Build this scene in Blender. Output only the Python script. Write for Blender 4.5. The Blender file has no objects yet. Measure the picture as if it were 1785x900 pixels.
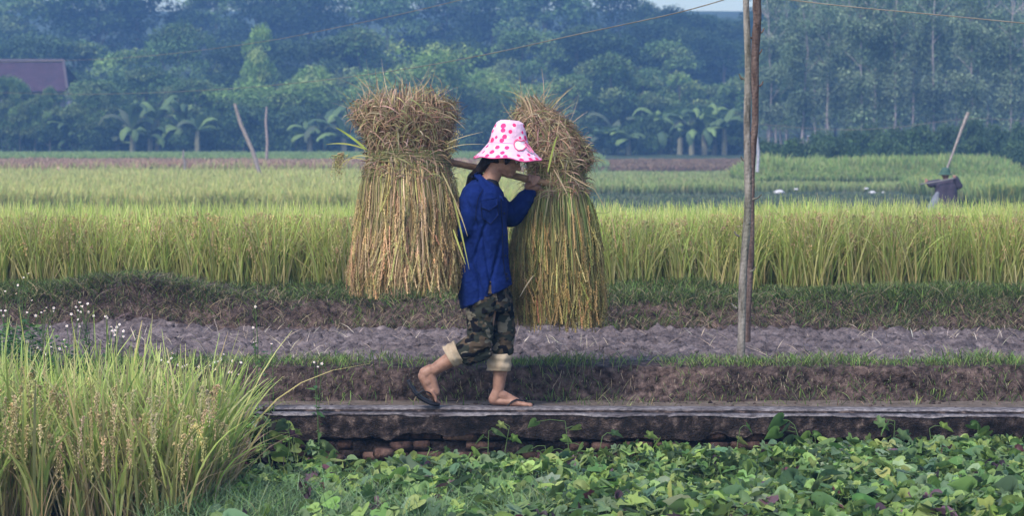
import bpy, bmesh, math, random
import numpy as np
from mathutils import Vector, Matrix, Quaternion, noise as mnoise

R = math.radians
sc = bpy.context.scene
RNG = np.random.default_rng(7)
random.seed(7)

# ------------------------------------------------------------------ camera
FPX, CXP, CYP, HOR, CAMZ = 4480.0, 892.5, 450.0, 250.0, 1.45
PITCH = math.atan((CYP - HOR) / FPX)
cam_d = bpy.data.cameras.new('camera')
cam = bpy.data.objects.new('camera', cam_d)
sc.collection.objects.link(cam)
cam.location = (0, 0, CAMZ)
cam.rotation_euler = (math.pi / 2 - PITCH, 0, 0)
cam_d.sensor_width = 36.0
cam_d.lens = 36.0 * FPX / 1785.0
cam_d.clip_start = 0.1
cam_d.clip_end = 3000
cam_d.dof.use_dof = True
cam_d.dof.focus_distance = 14.0
cam_d.dof.aperture_fstop = 6.5
sc.camera = cam

# ------------------------------------------------------------------ world, sun, exposure
SUN_EL, SUN_AZ = 48.0, 215.0          # azimuth clockwise from +Y: behind the camera's left shoulder
world = bpy.data.worlds.new('World')
sc.world = world
world.use_nodes = True
wn = world.node_tree
wn.nodes.clear()
wo = wn.nodes.new('ShaderNodeOutputWorld')
wb = wn.nodes.new('ShaderNodeBackground')
ws = wn.nodes.new('ShaderNodeTexSky')
ws.sky_type = 'NISHITA'
ws.sun_disc = False
ws.sun_elevation = R(SUN_EL)
ws.sun_rotation = R(SUN_AZ)
ws.dust_density = 2.0
wb.inputs['Strength'].default_value = 0.12
wn.links.new(ws.outputs[0], wb.inputs['Color'])
wn.links.new(wb.outputs[0], wo.inputs['Surface'])
sl = bpy.data.lights.new('sun', 'SUN')
sl.energy = 1.6
sl.angle = R(14)
sl.color = (1.0, 0.93, 0.86)
so = bpy.data.objects.new('sun', sl)
sc.collection.objects.link(so)
sdir = Vector((math.sin(R(SUN_AZ)) * math.cos(R(SUN_EL)), math.cos(R(SUN_AZ)) * math.cos(R(SUN_EL)), math.sin(R(SUN_EL))))
so.rotation_euler = sdir.to_track_quat('Z', 'Y').to_euler()
so.location = (-5, -5, 20)
sc.view_settings.view_transform = 'Standard'
sc.view_settings.look = 'None'
sc.view_settings.gamma = 1.0
sc.view_settings.exposure = 1.1
sc.cycles.max_bounces = 6
sc.cycles.diffuse_bounces = 3
sc.cycles.transmission_bounces = 3
sc.cycles.transparent_max_bounces = 8
sc.cycles.volume_bounces = 0
sc.cycles.use_denoising = True

# ------------------------------------------------------------------ helpers
_ca, _sa = math.cos(PITCH), math.sin(PITCH)
def P(px, py, Y):
    """world point that stands at photograph pixel (px, py) at distance Y"""
    k = (CYP - py) / FPX
    z = Y * (k * _ca - _sa) / (_ca + k * _sa)
    c = _ca * Y - _sa * z
    return Vector(((px - CXP) / FPX * c, Y, CAMZ + z))
def XP(px, Y): return (px - CXP) / FPX * Y
def ZP(py, Y): return P(0, py, Y).z

def s2l(*c):
    c = np.array(c, float) / 255.0
    return np.where(c <= 0.04045, c / 12.92, ((c + 0.055) / 1.055) ** 2.4)

def _h(i, j, k):
    v = np.sin(i * 127.1 + j * 311.7 + k * 74.7) * 43758.5453
    return v - np.floor(v)
def vnoise(x, y, z=0.0):
    x = np.asarray(x, float); y = np.asarray(y, float) + 0 * x; z = np.asarray(z, float) + 0 * x
    xi, yi, zi = np.floor(x), np.floor(y), np.floor(z)
    u, v, w = x - xi, y - yi, z - zi
    u, v, w = u*u*(3-2*u), v*v*(3-2*v), w*w*(3-2*w)
    r = 0
    for a in (0, 1):
        for b in (0, 1):
            for c in (0, 1):
                r = r + _h(xi+a, yi+b, zi+c) * (u if a else 1-u) * (v if b else 1-v) * (w if c else 1-w)
    return r * 2 - 1
def fbm(x, y, z=0.0, o=4):
    r, a, f = 0, 1.0, 1.0
    for i in range(o):
        r = r + a * vnoise(np.asarray(x)*f + 17.3*i, np.asarray(y)*f + 5.1*i, np.asarray(z)*f + 3.7*i)
        a *= 0.5; f *= 2.03
    return r / 1.9
def sstep(a, b, x):
    t = np.clip((np.asarray(x, float) - a) / (b - a), 0, 1)
    return t*t*(3-2*t)

def props(o, label=None, cat=None, group=None, kind=None):
    if label: o['label'] = label
    if cat: o['category'] = cat
    if group: o['group'] = group
    if kind: o['kind'] = kind
    return o
def empty(name, loc=(0, 0, 0), **k):
    o = bpy.data.objects.new(name, None)
    sc.collection.objects.link(o)
    o.location = loc
    return props(o, **k)
def keep_parent(o, parent):
    o.parent = parent
    if parent is not None:
        o.matrix_parent_inverse = Matrix.Translation(parent.location).inverted()
def link_mesh(name, me, mat, parent=None, smooth=True):
    o = bpy.data.objects.new(name, me)
    sc.collection.objects.link(o)
    if mat is not None: me.materials.append(mat)
    if smooth:
        me.polygons.foreach_set('use_smooth', np.ones(len(me.polygons), bool))
    keep_parent(o, parent)
    return o

class Acc:
    """collects arrays of verts, faces and colours into one mesh"""
    def __init__(self):
        self.v, self.c, self.f, self.n = [], [], [], 0
    def add(self, v, f, c=(1, 1, 1)):
        v = np.asarray(v, float).reshape(-1, 3)
        c = np.broadcast_to(np.asarray(c, float), (len(v), 3)) if np.ndim(c) < 2 else np.asarray(c, float).reshape(-1, 3)
        self.v.append(v); self.c.append(c)
        f = np.asarray(f, int)
        self.f.append(f + self.n)
        self.n += len(v)
    def mesh(self, name):
        me = bpy.data.meshes.new(name)
        v = np.concatenate(self.v)
        me.vertices.add(len(v))
        me.vertices.foreach_set('co', v.astype(np.float32).ravel())
        nl = sum(f.size for f in self.f); nf = sum(len(f) for f in self.f)
        me.loops.add(nl); me.polygons.add(nf)
        me.loops.foreach_set('vertex_index', np.concatenate([f.ravel() for f in self.f]).astype(np.int32))
        tot = np.concatenate([np.full(len(f), f.shape[1], np.int32) for f in self.f])
        st = np.concatenate([[0], np.cumsum(tot)[:-1]]).astype(np.int32)
        me.polygons.foreach_set('loop_start', st)
        me.polygons.foreach_set('loop_total', tot)
        at = me.color_attributes.new('Col', 'FLOAT_COLOR', 'POINT')
        c = np.concatenate([np.concatenate(self.c), np.ones((len(v), 1))], 1)
        at.data.foreach_set('color', c.astype(np.float32).ravel())
        me.update(calc_edges=True)
        me.validate()
        return me
    def build(self, name, mat, parent=None, smooth=True, **k):
        return props(link_mesh(name, self.mesh(name), mat, parent, smooth), **k)

def perp(d):
    d = d / (np.linalg.norm(d) + 1e-9)
    a = np.array([0, 0, 1.0]) if abs(d[2]) < 0.9 else np.array([1.0, 0, 0])
    u = np.cross(d, a); u /= np.linalg.norm(u)
    return u, np.cross(d, u)
def tube(acc, pts, rad, n=8, col=(1, 1, 1), cap=True, wob=0.0):
    pts = np.asarray([tuple(p) for p in pts], float); m = len(pts)
    rad = np.broadcast_to(np.asarray(rad, float), (m,))
    tan = np.gradient(pts, axis=0)
    u, w = perp(tan[0])
    V = []
    for i in range(m):
        t = tan[i] / (np.linalg.norm(tan[i]) + 1e-9)
        u = u - t * np.dot(u, t); u /= np.linalg.norm(u) + 1e-9
        w = np.cross(t, u)
        for k in range(n):
            a = 2 * math.pi * k / n
            r = rad[i] * (1 + wob * (_h(i * 3.1, k * 1.7, m) - 0.5))
            V.append(pts[i] + r * (math.cos(a) * u + math.sin(a) * w))
    F = [[i*n+k, i*n+(k+1) % n, (i+1)*n+(k+1) % n, (i+1)*n+k] for i in range(m-1) for k in range(n)]
    c = np.asarray(col, float)
    if c.ndim == 2: c = np.repeat(c, n, 0)
    acc.add(V, F, c)
    if cap:
        for i, fl in ((0, True), (m-1, False)):
            idx = list(range(n)); V2 = V[i*n:(i+1)*n]
            if fl: idx = idx[::-1]
            cc = c if c.ndim == 1 else c[i*n:(i+1)*n]
            acc.add(V2, [idx], cc)

def ribbons(acc, pts, side, w, col, taper=True):
    """pts (N,S,3); side (N,3); w (N,); col (N,3) or (N,S,3)"""
    N, S, _ = pts.shape
    side = side / (np.linalg.norm(side, axis=1, keepdims=True) + 1e-9)
    t = np.linspace(0, 1, S)
    prof = (np.clip(1.15 - t**3, 0.08, 1) * np.clip(0.5 + 3*t, 0, 1)) if taper else np.ones(S)
    off = side[:, None, :] * (w[:, None] * prof[None, :])[:, :, None] * 0.5
    V = np.stack([pts - off, pts + off], 2).reshape(-1, 3)
    b = (np.arange(N) * S * 2)[:, None]
    k = (np.arange(S-1) * 2)[None, :]
    q = (b + k)[:, :, None] + np.array([0, 1, 3, 2])
    if col.ndim == 2: col = np.repeat(col[:, None, :], S, 1)
    acc.add(V, q.reshape(-1, 4), np.repeat(col.reshape(-1, 3), 2, 0))

def blades(acc, base, h, lean, droop, w, c0, c1, seg=4, az=None):
    N = len(base)
    if az is None: az = RNG.uniform(0, 2*np.pi, N)
    t = np.linspace(0, 1, seg + 1)
    d = np.stack([np.cos(az), np.sin(az), 0*az], 1)
    off = h[:, None] * (lean[:, None] * t + droop[:, None] * t**2.5)
    zz = h[:, None] * (t - 0.5 * droop[:, None] * t**3)
    pts = base[:, None, :] + off[:, :, None] * d[:, None, :]
    pts[:, :, 2] += zz
    fa = RNG.uniform(-0.9, 0.9, N)
    side = np.stack([np.cos(fa), np.sin(fa), 0.15*RNG.normal(size=N)], 1)
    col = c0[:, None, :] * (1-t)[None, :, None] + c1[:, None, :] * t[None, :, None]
    ribbons(acc, pts, side, w, col)

def rotm(yaw, pitch, roll):
    cy, sy, cp, sp, cr, sr = np.cos(yaw), np.sin(yaw), np.cos(pitch), np.sin(pitch), np.cos(roll), np.sin(roll)
    z, o = 0*yaw, 1+0*yaw
    Z = np.stack([cy, -sy, z, sy, cy, z, z, z, o], 1).reshape(-1, 3, 3)
    Y_ = np.stack([cp, z, sp, z, o, z, -sp, z, cp], 1).reshape(-1, 3, 3)
    X_ = np.stack([o, z, z, z, cr, -sr, z, sr, cr], 1).reshape(-1, 3, 3)
    return Z @ Y_ @ X_
def align(d, roll):
    """rotation taking +X to d"""
    d = d / (np.linalg.norm(d, axis=1, keepdims=True) + 1e-9)
    up = np.zeros_like(d); up[:, 2] = 1; up[np.abs(d[:, 2]) > 0.98] = (1, 0, 0)
    s = np.cross(up, d); s /= np.linalg.norm(s, axis=1, keepdims=True)
    n = np.cross(d, s)
    c, q = np.cos(roll)[:, None], np.sin(roll)[:, None]
    s2 = s*c + n*q; n2 = n*c - s*q
    return np.stack([d, s2, n2], 2)
def scatter(acc, tv, tf, pos, M, sc_, col, tcol=None):
    tv = np.asarray(tv, float); tf = np.asarray(tf, int); N, K = len(pos), len(tv)
    sc_ = np.asarray(sc_, float)
    s = sc_[:, None] * np.ones((1, 3)) if sc_.ndim == 1 else sc_
    V = np.einsum('nij,nkj->nki', M, tv[None] * s[:, None, :]) + pos[:, None, :]
    f = (np.arange(N) * K)[:, None, None] + tf[None]
    c = np.repeat(col[:, None, :], K, 1)
    if tcol is not None: c = c * np.asarray(tcol)[None, :, None]
    acc.add(V, f.reshape(-1, tf.shape[1]), c.reshape(-1, 3))
GRAIN_V = [(-1, 0, 0), (0, .34, 0), (0, -.17, .3), (0, -.17, -.3), (1, 0, 0)]
GRAIN_F = [(0, 2, 1), (0, 3, 2), (0, 1, 3), (4, 1, 2), (4, 2, 3), (4, 3, 1)]
LEAF_V = [(0, 0, 0), (.5, .28, .06), (1, 0, -.03), (.5, -.28, .06)]
LEAF_F = [(0, 1, 2), (0, 2, 3)]

def panicles(acc, start, az, L, up, fall, ng, gs, col, droopdown=None, tight=.020):
    """curved grain heads. start (N,3) where the stalk's head begins"""
    N = len(start)
    t = np.linspace(0.05, 1, ng)
    d = np.stack([np.cos(az), np.sin(az), 0*az], 1)
    path = lambda t: (start[:, None, :] + (L[:, None] * (0.45*t - 0.12*t*t) * up[:, None])[:, :, None] * d[:, None, :]
                      + np.array([0, 0, 1.0]) * (L[:, None] * (up[:, None]*t*0.7 - fall[:, None]*t*t))[:, :, None])
    pts = path(np.linspace(0, 1, 6)[None, :])
    ribbons(acc, pts, np.stack([np.cos(az+1.57), np.sin(az+1.57), 0*az], 1), np.full(N, 0.0022), col*0.9, taper=False)
    tt = t[None, :] + RNG.uniform(-.02, .02, (N, ng))
    g = path(tt)
    tan = path(tt + 0.02) - g
    spread = (tight * np.sin(np.clip(tt, 0, 1) * 2.6) * 0.55)[:, :, None]
    g = g + RNG.normal(size=g.shape) * spread * np.array([1, 1, .6])
    tan = tan.reshape(-1, 3); tan /= np.linalg.norm(tan, axis=1, keepdims=True) + 1e-9
    tan = tan + RNG.normal(size=tan.shape) * 0.35
    M = align(tan, RNG.uniform(0, 6.28, len(tan)))
    cc = np.repeat(col[:, None, :], ng, 1).reshape(-1, 3) * RNG.uniform(.7, 1.3, (N*ng, 1))
    scatter(acc, GRAIN_V, GRAIN_F, g.reshape(-1, 3), M, RNG.uniform(.8, 1.2, N*ng) * gs, cc)

def mixcol(cols, N, jit=0.12):
    cols = np.asarray(cols, float)
    c = cols[RNG.integers(0, len(cols), N)]
    return np.clip(c * (1 + jit * RNG.normal(size=(N, 1))) * (1 + jit*.4 * RNG.normal(size=(N, 3))), 0.003, 1)

# ------------------------------------------------------------------ materials
def new_mat(name):
    m = bpy.data.materials.new(name); m.use_nodes = True
    nt = m.node_tree; nt.nodes.clear()
    out = nt.nodes.new('ShaderNodeOutputMaterial')
    return m, nt, out
def col_attr_mat(name, rough=.6, transl=0.0, bump=0.0, bscale=60, vary=0.25, vscale=8, spec=.3, tint=(1, 1, 1)):
    m, nt, out = new_mat(name)
    N = nt.nodes.new; L = nt.links.new
    at = N('ShaderNodeAttribute'); at.attribute_name = 'Col'
    tc = N('ShaderNodeTexCoord'); nz = N('ShaderNodeTexNoise'); nz.inputs['Scale'].default_value = vscale; nz.inputs['Detail'].default_value = 5
    L(tc.outputs['Object'], nz.inputs['Vector'])
    mr = N('ShaderNodeMapRange'); mr.inputs['From Min'].default_value = .25; mr.inputs['From Max'].default_value = .75
    mr.inputs['To Min'].default_value = 1-vary; mr.inputs['To Max'].default_value = 1+vary
    L(nz.outputs['Fac'], mr.inputs['Value'])
    mx = N('ShaderNodeVectorMath'); mx.operation = 'SCALE'
    L(at.outputs['Color'], mx.inputs[0]); L(mr.outputs[0], mx.inputs['Scale'])
    b = N('ShaderNodeBsdfPrincipled'); b.inputs['Roughness'].default_value = rough
    b.inputs['Specular IOR Level'].default_value = spec
    L(mx.outputs[0], b.inputs['Base Color'])
    if bump:
        n2 = N('ShaderNodeTexNoise'); n2.inputs['Scale'].default_value = bscale; n2.inputs['Detail'].default_value = 6
        L(tc.outputs['Object'], n2.inputs['Vector'])
        bp = N('ShaderNodeBump'); bp.inputs['Strength'].default_value = bump; bp.inputs['Distance'].default_value = .01
        L(n2.outputs['Fac'], bp.inputs['Height']); L(bp.outputs[0], b.inputs['Normal'])
    if transl:
        tr = N('ShaderNodeBsdfTranslucent'); L(mx.outputs[0], tr.inputs['Color'])
        ms = N('ShaderNodeMixShader'); ms.inputs[0].default_value = transl
        L(b.outputs[0], ms.inputs[1]); L(tr.outputs[0], ms.inputs[2]); L(ms.outputs[0], out.inputs[0])
    else:
        L(b.outputs[0], out.inputs[0])
    return m
def noise_mat(name, stops, scale=5, rough=.85, bump=.4, bscale=30, detail=8, spec=.2, dist=.02, vec=(1, 1, 1), stops2=None, scale2=1.0):
    """stops [(pos, rgb linear)]"""
    m, nt, out = new_mat(name)
    N = nt.nodes.new; L = nt.links.new
    tc = N('ShaderNodeTexCoord'); mp = N('ShaderNodeMapping'); mp.inputs['Scale'].default_value = vec
    L(tc.outputs['Object'], mp.inputs[0])
    nz = N('ShaderNodeTexNoise'); nz.inputs['Scale'].default_value = scale; nz.inputs['Detail'].default_value = detail
    nz.inputs['Roughness'].default_value = .62
    L(mp.outputs[0], nz.inputs['Vector'])
    cr = N('ShaderNodeValToRGB')
    el = cr.color_ramp.elements
    while len(el) < len(stops): el.new(.5)
    for e, (p, c) in zip(el, stops): e.position = p; e.color = (*c, 1)
    L(nz.outputs['Fac'], cr.inputs[0])
    src = cr.outputs[0]
    if stops2:
        nz2 = N('ShaderNodeTexNoise'); nz2.inputs['Scale'].default_value = scale2; nz2.inputs['Detail'].default_value = 6
        L(mp.outputs[0], nz2.inputs['Vector'])
        c2 = N('ShaderNodeValToRGB'); e2 = c2.color_ramp.elements
        while len(e2) < len(stops2): e2.new(.5)
        for e, (p, c) in zip(e2, stops2): e.position = p; e.color = (*c, 1)
        L(nz2.outputs['Fac'], c2.inputs[0])
        mm = N('ShaderNodeMixRGB'); mm.blend_type = 'MULTIPLY'; mm.inputs[0].default_value = 1
        L(src, mm.inputs[1]); L(c2.outputs[0], mm.inputs[2]); src = mm.outputs[0]
    b = N('ShaderNodeBsdfPrincipled'); b.inputs['Roughness'].default_value = rough
    b.inputs['Specular IOR Level'].default_value = spec
    L(src, b.inputs['Base Color'])
    if bump:
        n2 = N('ShaderNodeTexNoise'); n2.inputs['Scale'].default_value = bscale; n2.inputs['Detail'].default_value = 8
        L(tc.outputs['Object'], n2.inputs['Vector'])
        bp = N('ShaderNodeBump'); bp.inputs['Strength'].default_value = bump; bp.inputs['Distance'].default_value = dist
        L(n2.outputs['Fac'], bp.inputs['Height']); L(bp.outputs[0], b.inputs['Normal'])
    L(b.outputs[0], out.inputs[0])
    return m
def g(v): return (v, v, v)

M_LEAF = col_attr_mat('leaf_green', rough=.55, transl=.30, vary=.2, vscale=3)
M_FAR = col_attr_mat('tree_leaf', rough=.7, transl=.25, vary=.3, vscale=.35)
M_STRAW = col_attr_mat('rice_straw', rough=.6, transl=.15, vary=.25, vscale=12)
M_GRASS = col_attr_mat('grass_blade', rough=.5, transl=.35, vary=.22, vscale=1.3)
M_BARK = col_attr_mat('bark', rough=.85, bump=.5, bscale=35, vary=.35, vscale=14)
M_PAINT = col_attr_mat('cloth_print', rough=.85, vary=.08, vscale=20, bump=.15, bscale=300)
M_SOIL = noise_mat('ploughed_soil', [(.33, (.05, .043, .045)), (.47, (.125, .108, .11)), (.57, (.175, .152, .152)), (.72, (.27, .24, .235))], scale=13, bump=1.0, bscale=55,
                   stops2=[(.35, (.75, .70, .72)), (.65, (1.1, 1.05, 1.08))], scale2=1.2)
M_BANK = noise_mat('bank_earth', [(.36, (.018, .013, .012)), (.46, (.062, .045, .043)), (.55, (.105, .077, .072)), (.72, (.21, .155, .145))], scale=24, bump=1.0, bscale=70,
                   stops2=[(.35, (.6, .6, .6)), (.6, (1.1, 1.05, 1.0))], scale2=2.3)
M_PATH = noise_mat('path_earth', [(.3, (.07, .055, .045)), (.55, (.15, .12, .1)), (.75, (.24, .2, .17))], scale=14, bump=.7, bscale=60)
M_GARDEN = noise_mat('garden_earth', [(.3, (.02, .018, .012)), (.7, (.07, .055, .04))], scale=10, bump=.6)
M_GROUND = noise_mat('field_earth', [(.3, (.035, .05, .025)), (.5, (.05, .075, .035)), (.7, (.08, .10, .05))], scale=.7, bump=.3, bscale=3)
M_CONC = noise_mat('old_concrete', [(.34, (.008, .007, .008)), (.47, (.022, .018, .019)), (.57, (.055, .044, .043)), (.70, (.20, .165, .15))], scale=19, bump=.8, bscale=110, vec=(1, 1, 1),
                   stops2=[(.35, (.30, .28, .30)), (.62, (1.15, 1.05, 1.0))], scale2=2.6)
M_COPING = noise_mat('coping_concrete', [(.34, (.07, .064, .068)), (.46, (.17, .155, .165)), (.58, (.26, .24, .25)), (.72, (.38, .35, .36))], scale=30, bump=.6, bscale=120, stops2=[(.35, (.45, .43, .45)), (.6, (1, 1, 1))], scale2=4)
M_BRICK = noise_mat('old_brick', [(.37, (.018, .013, .012)), (.5, (.075, .042, .035)), (.66, (.17, .105, .085))], scale=9, bump=.6, bscale=80,
                    stops2=[(.35, (.35, .35, .35)), (.6, (1, 1, 1))], scale2=5)
M_SKIN = noise_mat('skin', [(.32, (.20, .105, .075)), (.5, (.30, .165, .12)), (.7, (.37, .21, .155))], scale=22, rough=.5, bump=.12, bscale=160, spec=.35, dist=.003)
M_SHIRT = noise_mat('blue_cotton', [(.3, (.003, .011, .075)), (.55, (.005, .017, .112)), (.78, (.010, .028, .165))], scale=7, rough=.9, bump=.35, bscale=26, dist=.02, spec=.1)
M_INNER = noise_mat('dark_cotton', [(.3, (.006, .008, .015)), (.7, (.015, .018, .03))], scale=20, rough=.9, bump=.1)
M_CUFF = noise_mat('beige_lining', [(.3, (.30, .23, .16)), (.7, (.48, .39, .29))], scale=16, rough=.9, bump=.35, bscale=200, dist=.004)
M_HAIR = noise_mat('black_hair', [(.35, (.008, .006, .006)), (.7, (.035, .024, .022))], scale=60, rough=.5, bump=.6, bscale=90, vec=(6, 6, 1))
M_RUBBER = noise_mat('black_rubber', [(.3, (.006, .006, .009)), (.7, (.018, .019, .026))], scale=30, rough=.5, bump=.1)
M_BAMBOO = noise_mat('bamboo_pole', [(.3, (.17, .10, .06)), (.55, (.32, .20, .12)), (.75, (.46, .31, .2))], scale=14, rough=.5, bump=.3, vec=(.3, 4, 4))
M_POLE = noise_mat('grey_wood', [(.30, (.07, .062, .055)), (.48, (.20, .18, .165)), (.72, (.34, .315, .29))], scale=12, rough=.85, bump=.6, bscale=60, vec=(3, 3, .5),
                   stops2=[(.4, (.7, .75, .65)), (.6, (1, 1, 1))], scale2=3)
M_POLE2 = noise_mat('red_brown_wood', [(.28, (.05, .030, .026)), (.5, (.14, .10, .088)), (.75, (.25, .19, .165))], scale=12, rough=.85, bump=.6, bscale=60, vec=(3, 3, .5))
M_WIRE = noise_mat('wire', [(.4, (.17, .145, .12)), (.6, (.25, .22, .18))], scale=3, rough=.6, bump=0)
M_WHITE = noise_mat('pale_stone', [(.3, (.45, .44, .46)), (.7, (.75, .73, .76))], scale=4, rough=.8)
M_HATC = col_attr_mat('hat_cotton', rough=.9, vary=.14, vscale=14, bump=.8, bscale=30)
def camo_mat():
    m, nt, out = new_mat('camouflage_cotton')
    N = nt.nodes.new; L = nt.links.new
    tc = N('ShaderNodeTexCoord')
    last = None
    b = N('ShaderNodeBsdfPrincipled'); b.inputs['Roughness'].default_value = .95; b.inputs['Specular IOR Level'].default_value = .1
    base = (.028, .032, .026, 1)
    prev = None
    for i, (c, th, scl, off) in enumerate([((.075, .055, .038, 1), .52, 16, 3), ((.15, .135, .105, 1), .59, 15, 11), ((.006, .006, .008, 1), .57, 19, 23)]):
        mp = N('ShaderNodeMapping'); mp.inputs['Location'].default_value = (off, off*.7, 0); mp.inputs['Scale'].default_value = (.9, 1, 1.35)
        nz = N('ShaderNodeTexNoise'); nz.inputs['Scale'].default_value = scl; nz.inputs['Detail'].default_value = 1.5
        L(tc.outputs['Object'], mp.inputs[0]); L(mp.outputs[0], nz.inputs['Vector'])
        cr = N('ShaderNodeValToRGB'); e = cr.color_ramp.elements
        e[0].position = th - .008; e[0].color = (0, 0, 0, 1); e[1].position = th + .008; e[1].color = (1, 1, 1, 1)
        L(nz.outputs['Fac'], cr.inputs[0])
        mx = N('ShaderNodeMixRGB'); L(cr.outputs[0], mx.inputs[0]); mx.inputs[2].default_value = c
        if prev is None: mx.inputs[1].default_value = base
        else: L(prev, mx.inputs[1])
        prev = mx.outputs[0]
    L(prev, b.inputs['Base Color'])
    n2 = N('ShaderNodeTexNoise'); n2.inputs['Scale'].default_value = 30; n2.inputs['Detail'].default_value = 4
    L(tc.outputs['Object'], n2.inputs['Vector'])
    bp = N('ShaderNodeBump'); bp.inputs['Strength'].default_value = .5; bp.inputs['Distance'].default_value = .01
    L(n2.outputs['Fac'], bp.inputs['Height']); L(bp.outputs[0], b.inputs['Normal']); L(b.outputs[0], out.inputs[0])
    return m
M_CAMO = camo_mat()

# ------------------------------------------------------------------ terrain
CAN_T = -0.035                                            # the channel runs a little nearer towards the pole side
def canal_y(x): return 13.77 + CAN_T * np.asarray(x, float)
PR_L = [(24.3, .42), (25.6, -.30), (61, -.30), (99, -.15), (100.5, .36), (124, .44), (126, .46), (160, .62), (166, .85), (200, 2.2), (300, 14), (400, 22)]
PR_R = [(24.3, .42), (25.6, -.50), (92, -.50), (95, -.40), (96.5, -.30), (129, -.28), (131, .12), (139, .42), (141, .5), (160, .62), (166, .85), (200, 2.2), (300, 14), (400, 22)]
def far_h(x, y):
    l = np.interp(y, *zip(*PR_L)); r = np.interp(y, *zip(*PR_R))
    k = sstep(-.5, 1.0, np.asarray(x) - .0 * np.asarray(y))
    return l*(1-k) + r*k + .05 * fbm(np.asarray(x)*.15, np.asarray(y)*.15)
def near_h(x, y):
    """banks and ploughed plot between the channel and the rice"""
    x = np.asarray(x, float); y = np.asarray(y, float)
    w1 = .05 * fbm(x*.9, 3.1) + .03 * fbm(x*4, 7.7)
    w2 = .07 * fbm(x*.6, 9.1) + .05 * fbm(x*3.3, 1.7)
    yb = y - w1; yc = y - w2
    z = -.015 + .19 * sstep(14.50, 14.60, yb)
    z = z + .015 * sstep(14.55, 14.75, yb) - .02 * sstep(14.9, 15.2, yb)
    xw = x + .25*fbm(x*2, y*2, 7) ; yw = y + .2*fbm(x*2, y*2, 3); ri = np.abs(fbm(xw*6.5, yw*8.5, 1.3, 4)); clod = (ri - .2) * .075 * (.5 + .9*np.clip(fbm(x*1.3, y*1.6, 8) + .5, 0, 1)) + .05 * fbm(x*22, y*26, 0, 3) + .03*fbm(x*1.7, y*2)
    z = z + clod * sstep(14.95, 15.3, yb) * (1 - sstep(17.6, 17.9, yc))
    z = z + .195 * sstep(17.66, 17.88, yc) + .04 * sstep(17.9, 18.4, yc)
    gap = sstep(.15, .5, fbm(x*.8 + 4.0, 2.2))             # places where the far bank has slumped
    z = z - .05 * gap * sstep(17.66, 17.88, yc) * (1 - sstep(18.0, 18.3, yc))
    z = z + .018 * fbm(x*7, y*7, z*9) * sstep(14.3, 14.5, y) * (1 - sstep(14.9, 15.1, y) * (1 - sstep(17.4, 17.6, y)))
    hx = np.exp(-((x + 2.62) / .45)**2 - ((y - 17.95) / .35)**2)
    return z + .14 * hx * (1 + .3*fbm(x*9, y*9))
def heightfield(name, x0, x1, nx, y0, y1, ny, fn, mat, tilt=0.0, disp=None, **k):
    xs = np.linspace(x0, x1, nx); ys = np.linspace(y0, y1, ny)
    X, Y = np.meshgrid(xs, ys)
    if tilt: Y = Y + tilt * X
    Z = fn(X, Y)
    V = np.stack([X, Y, Z], 2).reshape(-1, 3)
    if disp is not None: V = disp(V)
    i = np.arange(ny-1)[:, None]*nx + np.arange(nx-1)[None, :]
    F = np.stack([i, i+1, i+nx+1, i+nx], 2).reshape(-1, 4)
    a = Acc(); a.add(V, F)
    return a.build(name, mat, kind='structure', **k)
def rough(V):
    f = sstep(14.42, 14.5, V[:, 1]) * (1 - sstep(14.66, 14.75, V[:, 1]))
    f2 = sstep(17.6, 17.7, V[:, 1]) * (1 - sstep(17.95, 18.1, V[:, 1]))
    n = fbm(V[:, 0]*9, V[:, 2]*14, V[:, 1]*5) * .035 + fbm(V[:, 0]*2.2, V[:, 2]*6, 4.0) * .05
    V[:, 1] += n * np.maximum(f, f2)
    return V
# garden, path, banks, plot, everything beyond
heightfield('garden_soil', -12, 12, 120, 6.0, 13.80, 60, lambda x, y: -.33 + .03*fbm(x*2, y*2), M_GARDEN)
heightfield('earth_path', -9, 9, 400, 14.0, 14.50, 26, lambda x, y: -.008 + .010*fbm(x*8, y*8) - .25*(1 - sstep(0, .02, y - 14.05 - CAN_T*x)), M_PATH)
heightfield('near_bank', -9, 9, 900, 14.47, 14.95, 44, near_h, M_BANK, disp=rough)
heightfield('ploughed_field', -9, 9, 820, 14.93, 17.66, 150, near_h, M_SOIL)
heightfield('far_bank', -9, 9, 700, 17.64, 18.4, 48, near_h, M_BANK, disp=rough)
heightfield('paddy_bed', -9, 9, 60, 18.38, 24.4, 40, lambda x, y: .362 + .02*fbm(x, y), M_GROUND)
heightfield('ground', -140, 140, 180, 24.0, 410, 260, far_h, M_GROUND)
heightfield('verge', -140, 140, 40, 6, 24.4, 20, lambda x, y: -.6 - 0*x, M_GROUND)

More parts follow.
